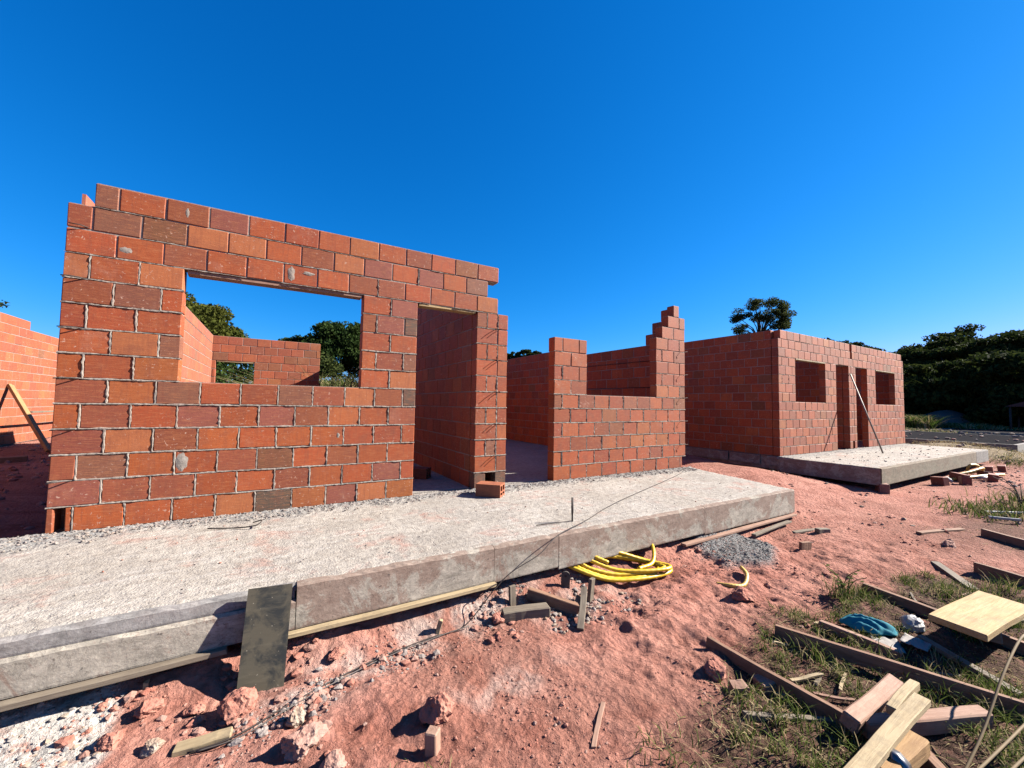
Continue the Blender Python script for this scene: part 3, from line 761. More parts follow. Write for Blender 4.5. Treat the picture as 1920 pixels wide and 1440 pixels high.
# dark board leaning on the slab
V0 = Vector((1.495, -1.853, .025)); V1 = Vector((1.465, -1.985, -.49))
d = (V1-V0); me = mesh_from('leaning_board', [(x, y, z) for x in (0, d.length*.33, d.length*.66, d.length) for y in (-.105, .105) for z in (0, .018)],
    [f for i in range(3) for f in ((i*4, i*4+1, i*4+5, i*4+4), (i*4+2, i*4+6, i*4+7, i*4+3), (i*4, i*4+4, i*4+6, i*4+2), (i*4+1, i*4+3, i*4+7, i*4+5))]+[(0, 2, 3, 1), (12, 13, 15, 14)], PLY)
o = obj('leaning_board', me); xx = d.normalized(); yy = Vector((-1, .02, -.02)); yy = (yy-xx*yy.dot(xx)).normalized(); zz = xx.cross(yy)
if zz.y > 0: yy = -yy; zz = xx.cross(yy)
o.matrix_world = Matrix(((xx.x, yy.x, zz.x, V0.x), (xx.y, yy.y, zz.y, V0.y), (xx.z, yy.z, zz.z, V0.z), (0, 0, 0, 1)))
tag(o, 'dark stained plywood board leaning against the slab edge', 'board')
plank('timber_block', (2.90, -1.98), (3.22, -2.09), .085, .07, WOOD_GREY, 'thick greyish timber offcut lying on the red soil below the slab', 'timber', seed=5)
plank('timber_block', (3.16, -1.90), (3.42, -2.18), .045, .085, WOOD_RED, 'reddish timber offcut lying flat beside the upright pale stick', 'timber', seed=6)
plank('timber_block', (3.42, -2.16), (3.52, -2.07), .05, .08, WOOD_RED, 'short reddish offcut half hidden behind the pale leaning stick', 'timber', seed=7)
plank('wooden_stick', (3.30, -2.34, -.455), (3.56, -2.08, -.335), .045, .022, WOOD_GREY, 'pale stick propped on reddish offcuts in front of the yellow hose', 'stick', seed=8)
plank('wooden_stake', (3.62, -2.07, -.50), (3.625, -2.09, -.29), .05, .03, WOOD_GREY, 'squat stake standing behind the pale stick near the hose', 'stake', seed=9)
plank('wooden_stake', (3.03, -1.90, -.50), (3.03, -1.89, -.29), .05, .025, WOOD_GREY, 'short stake below the slab edge where the wire crosses', 'stake', seed=10)
plank('wooden_stake', (2.43, -1.93, -.50), (2.46, -1.94, -.36), .03, .025, WOOD_PALE, 'thin pale stake sticking out of the rubble under the slab', 'stake', seed=11)
plank('wooden_stake', (.98, -1.80, -.52), (.98, -1.80, -.35), .03, .02, WOOD_PALE, 'small pale stake under the slab edge left of the dark board', 'stake', seed=12)
plank('wooden_stake', (2.13, -2.735, -.60), (2.125, -2.73, -.385), 0.055, .055, WOOD_PINK, 'square survey stake driven into the red soil in the foreground', 'stake', seed=13, ragged=0, warp=0)
plank('wooden_stick', (2.99, -2.88), (2.77, -3.05), .022, .016, WOOD_PINK, 'lone thin stick lying on bare red soil in the foreground', 'stick', seed=14)
plank('wood_scrap', (1.16, -2.20), (1.36, -2.235), .06, .03, WOOD_PALE, 'pale wood scrap lying by the wire at lower left', 'scrap', seed=15)
# bracket
mb = MB(); n_ = 10
prof = [(-.035, -.09), (.035, -.09)]+[(.035*math.cos(a), .03+.035*math.sin(a)) for a in np.linspace(0, math.pi, n_)]
m_ = len(prof); mb.add([(x, 0, z) for x, z in prof]+[(x, .012, z) for x, z in prof], [tuple(range(m_)), tuple(range(m_, 2*m_))[::-1]]+[(i, i+m_, (i+1) % m_+m_, (i+1) % m_) for i in range(m_)])
o = mb.build('steel_bracket', WIRE); o.location = (3.52, -1.90, -.34); o.rotation_euler = (0.1, 0, -.5); tag(o, 'grey rounded steel bracket with a hole under the slab edge', 'bracket')
mb = MB(); mb.tube([(0, -.003, .03), (0, .0, .03)], .010, 10); h_ = mb.build('hole', STEEL, o)
# wire over slab
pw_ = [(1.21, -2.25), (1.38, -2.26), (1.63, -2.16), (2.0, -2.02), (2.38, -1.96), (2.62, -1.95)]
pts = [(x, y, Hz(x, y)+.012) for x, y in pw_]+[(2.86, -1.94, -.25), (3.0, -1.94, -.16), (3.24, -1.935, -.08), (3.47, -1.865, .008), (3.95, -1.66, .012), (4.74, -1.28, .012), (6.94, -.42, .012), (7.5, -.05, .02)]
mb = MB(); mb.tube(spline(pts, 7), .0036, 6); tag(mb.build('wire', STEEL, None, True), 'long dark wire running from the rubble over the slab edge to the brick wall', 'wire')
mb = MB(); mb.tube(spline([(x+.03, y-.015, Hz(x, y)+.014) for x, y in pw_], 7), .003, 6); tag(mb.build('wire', WIRE, None, True), 'thinner grey wire lying beside the dark wire on the rubble', 'wire')
mb = MB(); mb.tube([(3.82, -1.61, -.02), (3.822, -1.61, .10), (3.82, -1.612, .215)], [.010, .011, .010], 8); tag(mb.build('rebar_stub', STEEL, None, True), 'short upright rebar stub standing on the slab', 'rebar')
mb = MB(); mb.tube([(3.45, -1.58, .012), (3.62, -1.60, .012), (3.80, -1.615, .012)], .004, 6); tag(mb.build('wire', STEEL, None, True), 'short wire offcut lying beside the rebar stub on the slab', 'wire')
mb = MB(); mb.tube(spline([(1.05, -.42, .014), (1.25, -.5, .012), (1.38, -.56, .03), (1.42, -.5, .05), (1.36, -.46, .03)], 6), .005, 6); tag(mb.build('wire', STEEL, None, True), 'bent tie wire lying on the slab before the big window', 'wire')

# hollow block on the slab and one inside the doorway
def hollow_block(loc, rz, label, col):
    L, W, Hh, t = .29, .19, .14, .018
    mb = MB()
    xs = [-W/2, -W/2+t, -t/2, t/2, W/2-t, W/2]; zs = [0, t, Hh*.34, Hh*.34+t*.8, Hh-t, Hh]
    for i in range(5):
        for j in range(5):
            if i % 2 == 1 and j % 2 == 1: continue
            mb.box((xs[i], 0, zs[j]), (xs[i+1], L, zs[j+1]))
    me = mesh_from('hollow_block', mb.v, mb.f, BRICK); o = obj('hollow_block', me, None, loc, (0, 0, rz)); o.color = (*[c*ALB for c in col], 1); tag(o, label, 'hollow brick'); return o
hollow_block((3.74, -.47, .002), .78, 'loose hollow clay brick lying on the slab in front of the pier', (.58, .19, .09))
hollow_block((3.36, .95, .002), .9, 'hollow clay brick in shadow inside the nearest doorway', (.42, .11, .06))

# yellow conduit coil
def hose(paths, mat, parent, name='hose_loop', r=.0185):
    for pth in paths:
        pts = spline(pth, 14); rr = [r*(1+.07*math.sin(i*2.1)) for i in range(len(pts))]
        mb = MB(); mb.tube(pts, rr, 10); mb.build(name, mat, parent, True)
HC = empty('yellow_hose', (0, 0, 0), 'coiled bright yellow hose tucked under the slab edge', 'hose')
z0 = 0.0
def drop(P): return [[(x, y-.05, float(H0(x, y-.05))+d*1.3+.045) for x, y, d in L] for L in P]
def coil(cx, cy, L, W, ang, turns, seed, ph=0.0, h=.0):
    rs = np.random.default_rng(seed); P = []; n_ = int(turns*9)
    for i in range(n_+1):
        t = ph+2*math.pi*turns*i/n_; q = i/n_
        a = L*(1-.10*math.sin(1.7*t)-.12*q); b = W*(1+.22*math.sin(.9*t+seed)-.15*q)
        u, v_ = a*math.cos(t)+.03*math.sin(t*.6+seed), b*math.sin(t)
        x, y = cx+u*math.cos(ang)-v_*math.sin(ang), cy+u*math.sin(ang)+v_*math.cos(ang)
        P.append((x, y, max(float(H0(x, y))+.045, Hz(x, y)+.02)+h+.035*q+.008*math.sin(t*1.3+seed)))
    return P
hose([coil(4.12, -1.90, .46, .115, -.30, 2.6, 3, 2.9), coil(4.20, -1.93, .40, .10, -.42, 1.55, 8, .6, .03)], HOSE, HC, r=.0165)
hose(drop([[(4.62, -1.50, .0), (4.66, -1.66, .02), (4.60, -1.80, .05), (4.44, -1.93, .05), (4.25, -1.94, .04)]]), HOSE, HC, r=.0165)
mb = MB(); mb.tube([(4.10, -1.76, Hz(4.1, -1.76)+.05), (4.16, -1.79, Hz(4.16, -1.79)+.055)], .026, 10); mb.build('fitting', GREYPLASTIC, HC, True)
HG = empty('hose_end', (0, 0, 0), 'curved faded yellow hose end sticking out of the grey gravel patch', 'hose')
hose([[(4.80, -2.36, Hz(4.8, -2.36)-.01), (4.83, -2.46, Hz(4.83, -2.46)+.01), (4.94, -2.51, Hz(4.94, -2.51)+.012), (5.08, -2.46, Hz(5.08, -2.46)+.02), (5.17, -2.36, Hz(5.17, -2.36)+.05)]], HOSE_OLD, HG, 'hose', .016)
# second tangle by the far slab: hoses, pipes, broken bricks
HT = empty('yellow_hose', (0, 0, 0), 'tangle of yellow hose beside the second slab', 'hose')
hz = lambda x, y, d=0: (x, y, Hz(x, y)+d)
hose([[hz(14.6, -1.75, .06), hz(15.0, -1.95, .16), hz(15.4, -2.05, .22), hz(15.9, -1.95, .12), hz(15.7, -1.8, .04)], [hz(13.9, -1.85, .04), hz(14.5, -2.05, .08), hz(15.2, -2.25, .1), hz(15.8, -2.3, .06), hz(15.9, -2.15, .03)],
      [hz(15.4, -1.8, .02), hz(15.3, -1.88, .26), hz(15.6, -1.95, .24), hz(15.9, -2.0, .05)]], HOSE_OLD, HT, r=.028)
for q, (x, y, rz, lb) in enumerate([(13.6, -1.9, .3, 'white pipe lying under the far slab edge beside red bricks'), (14.9, -2.2, -.2, 'white pipe among the yellow hose loops by the far slab')]):
    mb = MB(); mb.tube([(-.35, 0, 0), (.35, 0, .02)], .03, 10); o = mb.build('white_pipe', PVC, None, True); o.location = (x, y, Hz(x, y)+.06); o.rotation_euler = (0, .05, rz); tag(o, lb, 'pipe')
bl = [(13.5, -2.15, .4, 'reddish broken brick nearest the corner of the far slab'), (14.1, -1.95, 1.0, 'reddish broken brick between the white pipe and the yellow hose'), (14.5, -2.35, .2, 'reddish broken brick in front of the yellow hose tangle'), (15.3, -2.1, .7, 'reddish broken brick under the yellow hose loops'),
      (16.6, -1.95, .15, 'whole red brick to the right of the yellow hose tangle'), (17.3, -2.05, .1, 'last red brick to the right beside the far slab end'), (13.0, -1.9, 1.2, 'reddish brick chip under the far slab front edge')]
for q, (x, y, rz, lb) in enumerate(bl):
    o = obj('broken_brick', brick_mesh((.22, .29, .18)[q % 3], q % 5), None, (x, y, Hz(x, y)+.07), (.1*math.sin(q), .12*math.cos(q*2), rz)); o.color = (.16, .046, .03, 1); tag(o, lb, 'brick')
o = obj('footing_block', brick_mesh(.29, 1), None, (10.98, -1.62, Hz(10.98, -1.62)+.06), (0, 0, .5)); o.color = (.15, .085, .07, 1); tag(o, 'dark block supporting the front corner of the far slab', 'block')
# pole
mb = MB(); mb.tube([(14.14, -.70, .005), (14.66, .075, 1.99)], .017, 8); tag(mb.build('pole', POLE, None, True), 'thin pole leaning between the doorways of the second house', 'pole')

# ------------------------------------------------------------------ timber on the weeds, right
g2 = 'planks strewn on the weeds'
plank('plank', (3.90, -2.86), (3.95, -3.60), .03, .085, WOOD_RED, 'reddish plank on edge, left-most in the weeds, running to the timber pile', 'plank', group=g2, seed=21)
plank('plank', (4.42, -3.01), (4.86, -4.10), .03, .085, WOOD_RED, 'longest reddish plank on edge passing in front of the teal cloth', 'plank', group=g2, seed=22)
plank('plank', (4.84, -3.10), (4.95, -3.50), .04, .06, WOOD_PINK, 'short pinkish plank between the longest plank and the teal cloth', 'plank', group=g2, seed=23)
plank('plank', (5.78, -3.03), (5.72, -3.95), .04, .085, WOOD_RED, 'reddish plank passing beneath the yellow wide board', 'plank', group=g2, seed=24)
plank('plank', (7.27, -3.12), (6.79, -3.48), .07, .035, WOOD_GREY, 'short grey plank lying flat behind the yellow wide board', 'plank', group=g2, seed=25)
plank('plank', (7.38, -3.37), (7.26, -3.95), .04, .10, WOOD_RED, 'dark reddish plank on edge at the right behind the grey plank', 'plank', group=g2, seed=26)
plank('plank', (9.02, -3.14), (8.9, -3.7), .05, .10, WOOD_RED, 'far reddish plank at the right beside the grass tuft', 'plank', group=g2, seed=27)
zt = -.285
o = bar_between('wide_board', (5.14, -3.70, zt), (5.95, -3.77, zt+.004), .255, .042, WOOD_YEL, .02, None, 31, .002, .004); tag(o, 'wide yellow pine board raised on timber above the weeds', 'board')
plank('timber_block', (5.62, -3.69, -.39), (5.64, -3.80, -.39), .06, .155, WOOD_GREY, 'dark support block under the wide yellow board', 'timber', seed=32)
g3 = 'chunky timbers in the pile'
zt = Hz(4.0, -3.65)
plank('timber', (3.87, -3.605, zt+.075), (4.50, -3.59, zt+.045), .07, .07, WOOD_PINK, 'pinkish square timber with a chamfered tip on the left of the pile', 'timber', roll=.3, group=g3, seed=33)
plank('timber', (3.95, -3.625, zt+.045), (4.58, -3.91, zt+.04), .07, .075, WOOD_PINK, 'square pink timber lying under the long pale plank to the right', 'timber', group=g3, seed=34)
plank('timber', (3.26, -3.775, zt+.165), (4.24, -3.765, zt+.155), .062, .03, WOOD_PALE, 'long pale plank crossing on top of the timber pile', 'timber', group=g3, seed=35)
plank('timber', (4.00, -3.715, zt+.155), (4.37, -3.705, zt+.15), .04, .04, WOOD_PALE, 'narrow pale batten beside the long pale plank on the pile', 'timber', group=g3, seed=36)
t5 = plank('timber', (3.60, -3.80, zt+.10), (3.97, -3.81, zt+.10), .085, .075, WOOD_ORANGE, 'pale orange timber with a shiny metal clamp round one end', 'timber', group=g3, seed=37)
mb = MB(); mb.tube([(-.09, 0, 0), (-.05, 0, 0)], .062, 10); cl = mb.build('clamp', CLAMP, t5, True)
plank('timber', (4.02, -3.78, zt+.04), (3.86, -3.99, zt+.03), .05, .07, WOOD_RED, 'dark reddish timber half buried at the right of the clamped timber', 'timber', group=g3, seed=38)
plank('timber_block', (3.86, -3.20), (3.97, -3.23), .09, .06, WOOD_PINK, 'short pink block in the weeds beside the left-most plank', 'timber', seed=39)
plank('timber_block', (3.63, -3.17), (3.70, -3.22), .07, .06, WOOD_PINK, 'small stub of timber in the weeds near a big clod', 'timber', seed=40)
plank('wood_scrap', (6.35, -2.32), (6.5, -2.35), .03, .09, WOOD_RED, 'dark wood scrap standing in the soil behind the gravel patch', 'scrap', seed=41)
plank('wood_scrap', (6.9, -1.98), (7.35, -2.1), .06, .02, WOOD_GREY, 'pale splintered scrap near the far corner of the slab', 'scrap', seed=42, ragged=.03)
plank('wood_scrap', (7.15, -2.15), (7.3, -2.2), .06, .06, WOOD_GREY, 'grey wood chunk in front of the pale splintered scrap', 'scrap', seed=43)
# white sticks far right
for q, (a, b, lb) in enumerate([((10.3, -2.95), (10.9, -3.35), 'pale bent stick at the right edge behind the grass tuft'), ((9.9, -3.05), (10.1, -3.3), 'short pale stick before the bent stick at the right edge')]):
    plank('dry_stick', a, b, .03, .03, PVC, lb, 'stick', seed=50+q, lift=.05)
rs = np.random.default_rng(71); n_s = 0
while n_s < 16:
    x, y = rs.uniform(3.4, 6.6), rs.uniform(-4.0, -2.95)
    if float(humus(np.array([x]), np.array([y]))[0]) < .6 or (5.0 < x < 5.5 and y > -3.55): continue
    a = rs.uniform(-.9, .6); L = rs.uniform(.09, .22); n_s += 1
    plank('wood_splinter', (x, y), (x+L*math.cos(a), y+L*math.sin(a)), rs.uniform(.012, .028), rs.uniform(.008, .016), (WOOD_GREY, WOOD_PALE, WOOD_PINK)[n_s % 3], 'thin %s wood splinter lying loose among the weeds' % ('grey', 'pale', 'pinkish')[n_s % 3], 'splinter', group='splinters among the weeds', seed=200+n_s, ragged=.012, lift=rs.uniform(.01, .03))
plank('plank', (5.25, -3.50), (5.05, -3.95), .05, .03, WOOD_GREY, 'flat grey plank in the shadow of the wide yellow board', 'plank', group=g2, seed=28)
plank('plank', (3.55, -3.30), (3.95, -3.52), .03, .03, WOOD_GREY, 'thin rotten stick half covered by grass left of the timber pile', 'plank', group=g2, seed=29, ragged=.02)
plank('plank', (8.3, -2.75), (9.1, -2.95), .06, .03, WOOD_RED, 'flat reddish board on bare soil beyond the grey plank', 'plank', group=g2, seed=30)
# teal cloth
nr, nt_ = 26, 72; R_, T_ = np.meshgrid(np.linspace(0, 1, nr), np.linspace(0, 2*math.pi, nt_, endpoint=False), indexing='ij')
bl_ = 1+.16*np.cos(2*T_+.4)+.10*np.sin(3*T_+1)+.05*np.sin(7*T_); U = R_*np.cos(T_)*bl_; W = R_*np.sin(T_)*bl_
fold = np.abs(np.sin(W*5.2+1.9*U+1.2*np.sin(U*3.1)+.5))**.7
Zc = .052*(1-R_**3.2)*(.75+.35*pnoise(U*1.4, W*1.4, 3.0)) + .030*fold*(1-R_**5) + .006*pnoise(U*6, W*6)
Vc = np.stack([U*.145, W*.100, Zc], -1).reshape(-1, 3); ii = np.arange(nr*nt_).reshape(nr, nt_); i2 = np.roll(ii, -1, 1)
F = np.stack([ii[:-1], ii[1:], i2[1:], i2[:-1]], -1).reshape(-1, 4)
o = obj('cloth', mesh_np('cloth', Vc, F, TEAL, True), None, (5.10, -3.285, Hz(5.10, -3.285)+.02), (.0, .05, -.75)); tag(o, 'crumpled teal cloth lying among the planks', 'cloth')
o.modifiers.new('thick', 'SOLIDIFY').thickness = .006
def sheet(x, y, sx, sy, rz, mat, name, label, cat):
    n_ = 10; U, W = np.meshgrid(np.linspace(-1, 1, n_), np.linspace(-1, 1, n_)); Zs = .012*pnoise(U*2+x, W*2+y)+.006*pnoise(U*5, W*5)
    ii = np.arange(n_*n_).reshape(n_, n_); F = np.stack([ii[:-1, :-1], ii[:-1, 1:], ii[1:, 1:], ii[1:, :-1]], -1).reshape(-1, 4)
    o = obj(name, mesh_np(name, np.stack([U*sx/2, W*sy/2, Zs], -1).reshape(-1, 3), F, mat, True), None, (x, y, Hz(x, y)+.03), (.05, .03, rz)); o.modifiers.new('thick', 'SOLIDIFY').thickness = .002; return tag(o, label, cat)
sheet(5.02, -3.40, .20, .15, .5, PAPER, 'paper_sheet', 'white paper sheet under the front edge of the teal cloth', 'paper')
sheet(5.12, -3.52, .16, .13, .1, PAPER, 'paper_sheet', 'grey shaded paper sheet beside the shadow of the wide board', 'paper')

# ------------------------------------------------------------------ clods and stones
def ico(sub):
    import bmesh
    bm = bmesh.new(); bmesh.ops.create_icosphere(bm, subdivisions=sub, radius=1.0)
    V = np.array([v.co[:] for v in bm.verts]); F = np.array([[v.index for v in f.verts] for f in bm.faces]); bm.free(); return V, F
ICO1, ICO3, ICO4 = ico(1), ico(3), ico(4)
def rock(x, y, size, mat, label, seed, rz=0, sink=.3, facets=4, name='clod', cat='clod', fine=1.0):
    V, F = ICO4; rs = np.random.default_rng(seed); P = V.copy()
    for _ in range(facets+5):                                     # broken flats
        n_ = rs.normal(size=3); n_ /= np.linalg.norm(n_); dd = rs.uniform(.55, .85); s_ = P@n_; P = P-np.outer(np.maximum(0, s_-dd)*.95, n_)
    nn = fbm(P[:, 0]*1.9+seed, P[:, 1]*1.9, P[:, 2]*1.9, 3); n3 = np.abs(pnoise(P[:, 0]*5+seed, P[:, 1]*5, P[:, 2]*5))
    P = P*(1.03+.20*nn-.16*fine*n3+.05*fine*pnoise(P[:, 0]*13, P[:, 1]*13, P[:, 2]*13+seed))[:, None]*np.array(size)
    P *= .86; o = obj(name, mesh_np(name, P, F, mat, False), None, (x, y, Hz(x, y)+size[2]*(.8-2*sink)), (0, 0, rz)); return tag(o, label, cat)
rock(1.37, -2.10, (.10, .085, .095), CLOD, 'large faceted clod of red earth at the foot of the dark leaning board', 101, .3, .15, 6)
rock(1.615, -2.29, (.05, .045, .055), CLOD_PALE, 'pale angular stone with a flat face standing beside the wire', 102, .6, .1, 7, 'stone', 'stone')
rock(1.63, -2.47, (.115, .085, .065), CLOD_DUST, 'dusty pinkish lump in front of the pale angular stone', 103, .2, .25, 4, fine=1.6)
rock(1.57, -2.60, (.075, .06, .045), CLOD_DUST, 'cracked dusty clod at the bottom edge below the dusty lump', 104, .9, .3, 4)
rock(1.73, -2.63, (.075, .06, .05), CLOD_DUST, 'cracked dusty clod to the right of the other at the bottom edge', 114, .4, .3, 4)
rock(2.20, -2.58, (.095, .085, .085), CLOD, 'round red clod just behind the square survey stake', 105, .0, .2, 2, fine=1.5)
rock(4.76, -2.62, (.13, .085, .075), CLOD, 'smooth red boulder near the curved hose end', 106, -.4, .3, 5)
rock(3.70, -3.05, (.085, .07, .06), CLOD, 'red clod at the edge of the weeds by the left-most plank', 107, .2, .3, 4)
rock(1.20, -1.98, (.055, .05, .04), CLOD, 'red clod left of the dark leaning board in the slab shade', 108, .5, .2, 5)
rock(1.83, -1.92, (.065, .05, .04), CLOD, 'red clod under the slab edge right of the dark board', 109, .5, .2, 5)
rock(1.08, -2.16, (.05, .04, .035), CLOD_PALE, 'orange stone lying left of the pale wood scrap', 110, .1, .2, 5, 'stone', 'stone')
rock(.92, -2.05, (.06, .06, .04), CLOD, 'red clod above the white lime patch at lower left', 111, .1, .25, 5)
rock(2.86, -1.99, (.065, .05, .05), CLOD, 'red clod resting at the end of the thick greyish timber offcut', 112, .1, .2, 4)
rock(1.02, -1.93, (.06, .055, .05), CLOD, 'red clod in the shade below the slab edge left of the board', 113, .6, .2, 5)
rock(8.1, -3.05, (.12, .08, .05), CLOD_DUST, 'dusty flat stone between the grey plank and the far plank', 115, .3, .3, 4)
V, F = ICO3; P = V*(1+.35*pnoise(V[:, 0]*2.3, V[:, 1]*2.3, V[:, 2]*2.3+3))[:, None]*np.array((.075, .06, .06))
o = obj('plastic_bag', mesh_np('plastic_bag', P, F, BAG, False), None, (5.38, -3.44, Hz(5.38, -3.44)+.045)); tag(o, 'crumpled clear plastic bag between the teal cloth and the wide board', 'bag')

def scatter(name, n_, fn, rmin, rmax, mats, seed, pw=2.2, flat=(.5, .9)):
    """small stones, uncountable: one joined mesh"""
    rs = np.random.default_rng(seed); x, y = fn(rs, n_); n_ = len(x)
    r = rmin+(rmax-rmin)*rs.random(n_)**pw
    z = H(x, y)+r*.15 if not callable(flat) else flat(x, y)+r*.2
    V, F = ICO1; m_ = len(V)
    S = np.stack([r*rs.uniform(.75, 1.3, n_), r*rs.uniform(.75, 1.3, n_), r*rs.uniform(.45, .9, n_)], -1)
    a = rs.uniform(0, 6.28, n_); P = V[None]*(1+rs.uniform(-.28, .28, (n_, m_, 1)))*S[:, None]
    ca, sa = np.cos(a)[:, None], np.sin(a)[:, None]
    Q = np.stack([P[..., 0]*ca-P[..., 1]*sa, P[..., 0]*sa+P[..., 1]*ca, P[..., 2]], -1)+np.stack([x, y, z], -1)[:, None]
    Fa = (F[None]+np.arange(n_)[:, None, None]*m_).reshape(-1, 3)
    BATCH.setdefault(name, []).append((Q.reshape(-1, 3), Fa, mats, np.repeat(rs.integers(0, len(mats), n_), len(F))))
BATCH = {}
def flush():
    for name, parts in BATCH.items():
        mats = []; Vs = []; Fs = []; Ms = []; b0 = 0
        for (V, F, ml, mi) in parts:
            for q in ml:
                if q not in mats: mats.append(q)
            Vs.append(V); Fs.append(F+b0); b0 += len(V); Ms.append(np.array([mats.index(q) for q in ml])[mi])
        me = mesh_np(name, np.concatenate(Vs), np.concatenate(Fs)); [me.materials.append(q) for q in mats]
        me.polygons.foreach_set('material_index', np.concatenate(Ms).astype(np.int32)); o = obj(name, me); o['kind'] = 'stuff'
    BATCH.clear()
def box_pts(x0, x1, y0, y1, dens=None):
    def f(rs, n_):
        x = rs.uniform(x0, x1, n_); y = rs.uniform(y0, y1, n_)
        if dens is None: return x, y
        kp = rs.random(n_) < dens(x, y); return x[kp], y[kp]
    return f
clump = lambda x, y: sst(fbm(x*1.7, y*1.7, 12.0, 3), -.1, .55)*(1-.8*humus(x, y))
scatter('rubble', 7000, box_pts(.2, 8.5, -4.0, -1.6, lambda x, y: clump(x, y)**2), .0025, .014, [CLOD, CLOD, CLOD, CLOD, CLOD_DUST], 1, 3.0)
scatter('rubble', 2600, box_pts(.3, 5.5, -3.4, -1.65, lambda x, y: sst(fbm(x*1.6, y*1.6, 31.0, 2), .25, .7)*(1-humus(x, y))), .006, .03, [CLOD, CLOD, CLOD_DUST], 33, 2.6)
scatter('rubble', 16000, box_pts(.2, 7.0, -4.0, -1.6, lambda x, y: .08+.9*clump(x, y)), .002, .008, [CLOD, CLOD, CLOD_DUST], 31, 2.0)
line_d = lambda x, y: np.exp(-((y-(-2.26+(x-1.3)*.27))/.11)**2)*sst(x, 1.15, 1.5)*(1-sst(x, 2.9, 3.4))*sst(fbm(x*3, y*3, 2.0, 2), -.3, .3)
scatter('rubble', 5200, box_pts(1.1, 3.4, -2.5, -1.5, line_d), .004, .026, [CLOD_GREY, CLOD_GREY, CLOD_DUST, CLOD_DUST, CLOD], 2, 2.6)
scatter('rubble', 9000, box_pts(1.1, 3.4, -2.5, -1.5, line_d), .002, .009, [CLOD_GREY, CLOD_GREY, CLOD_DUST], 62, 1.6)
scatter('rubble', 900, box_pts(3.1, 4.0, -2.3, -1.7, lambda x, y: sst(fbm(x*3, y*3, 2.0, 2), -.3, .3)), .004, .02, [CLOD_GREY, CLOD_PALE], 22, 2.6)
scatter('rubble', 1300, box_pts(.75, 1.75, -2.75, -1.8, lambda x, y: sst(fbm(x*2.5, y*2.5, 9.0, 2), -.2, .4)), .005, .034, [CLOD, CLOD_DUST, CLOD], 3, 3.0)
scatter('gravel', 6000, box_pts(4.9, 6.4, -2.5, -1.6, gravel_mask), .002, .008, [CLOD_GREY, HEAP, HEAP, HEAP], 4, 2)
scatter('rubble', 900, box_pts(0.05, .95, -2.4, -1.6, lime_mask), .003, .015, [PAPER, PAPER, CLOD_PALE], 5, 2.6)
gd = lambda x, y: grit1(x, y)*(y < -.015)
scatter('gravel', 9000, box_pts(-1.2, 7.6, -.45, -.012, gd), .002, .012, [CLOD_GREY, MORTAR], 6, 2.6, lambda x, y: 0*x+.012)
scatter('gravel', 500, box_pts(-1.2, 7.0, -1.7, -.2), .0015, .008, [CLOD_GREY, MORTAR, CLOD], 16, 3, lambda x, y: 0*x+.003)
scatter('rubble', 1600, box_pts(7.5, 13, -3.6, -.2, lambda x, y: sst(fbm(x*1.2, y*1.2, 4.0, 3), -.1, .5)*.9), .004, .03, [CLOD, CLOD_DUST, CLOD_PALE], 7, 3.2)
scatter('rubble', 420, box_pts(18.8, 33, -3.8, 5.5, lambda x, y: sst(fbm(x*.5, y*.5, 4.0, 3), -.1, .4)), .02, .10, [CLOD_GREY, CLOD_PALE, CLOD_DUST], 48, 2.5, lambda x, y: np.where(y > -1.7, 0.0, H(x, y)))
scatter('rubble', 350, box_pts(13, 18.3, -3.2, -1.75), .008, .05, [CLOD, CLOD_DUST, CLOD_PALE, CLOD_GREY], 8, 3)
scatter('rubble', 300, box_pts(11, 18, -1.5, .05), .003, .02, [CLOD_GREY, MORTAR], 9, 3, lambda x, y: 0*x+.004)
scatter('rubble', 500, box_pts(-3.4, 0, .1, 9), .01, .06, [CLOD, CLOD_DUST], 10, 3)

# ------------------------------------------------------------------ grass and weeds
def blades(name, x, y, hgt, wid, mats, seed, lean=.6, zfn=None, label=None):
    rs = np.random.default_rng(seed); n_ = len(x); hgt = hgt*rs.uniform(.5, 1.25, n_); a = rs.uniform(0, 6.283, n_); ln = lean*rs.uniform(.2, 1.3, n_)*hgt
    z = H(x, y)-.005 if zfn is None else zfn(x, y)
    dx, dy = np.cos(a), np.sin(a); b = rs.uniform(0, 6.283, n_); wx, wy = np.cos(b)*wid/2, np.sin(b)*wid/2
    rows = []
    for t, wv in ((0, 1.0), (.4, .9), (.75, .6)):
        cx, cy, cz = x+dx*ln*t**2, y+dy*ln*t**2, z+hgt*(t-.25*t*t*lean)
        rows += [np.stack([cx-wx*wv, cy-wy*wv, cz], -1), np.stack([cx+wx*wv, cy+wy*wv, cz], -1)]
    rows.append(np.stack([x+dx*ln, y+dy*ln, z+hgt*(1-.3*lean)], -1))
    V = np.stack(rows, 1); base = np.arange(n_)[:, None, None]*7
    F = (np.array([[0, 1, 3], [0, 3, 2], [2, 3, 5], [2, 5, 4], [4, 5, 6]])[None]+base).reshape(-1, 3)
    BATCH.setdefault(name, []).append((V.reshape(-1, 3), F, mats, np.repeat(rs.integers(0, len(mats), n_), 5)))
rs = np.random.default_rng(40)
tx = rs.uniform(2.4, 7.0, 620); ty = rs.uniform(-4.3, -2.6, 620); kp = rs.random(620) < (humus(tx, ty) > .5)*sst(pnoise(tx*2.1, ty*2.1, 6.0), -.35, .25); tx, ty = tx[kp], ty[kp]
per = 26; x = np.repeat(tx, per)+rs.normal(0, .035, len(tx)*per); y = np.repeat(ty, per)+rs.normal(0, .03, len(ty)*per)
blades('grass', x, y, .085, .0052, [GRASS, GRASS, GRASS_DRY], 41, .9)
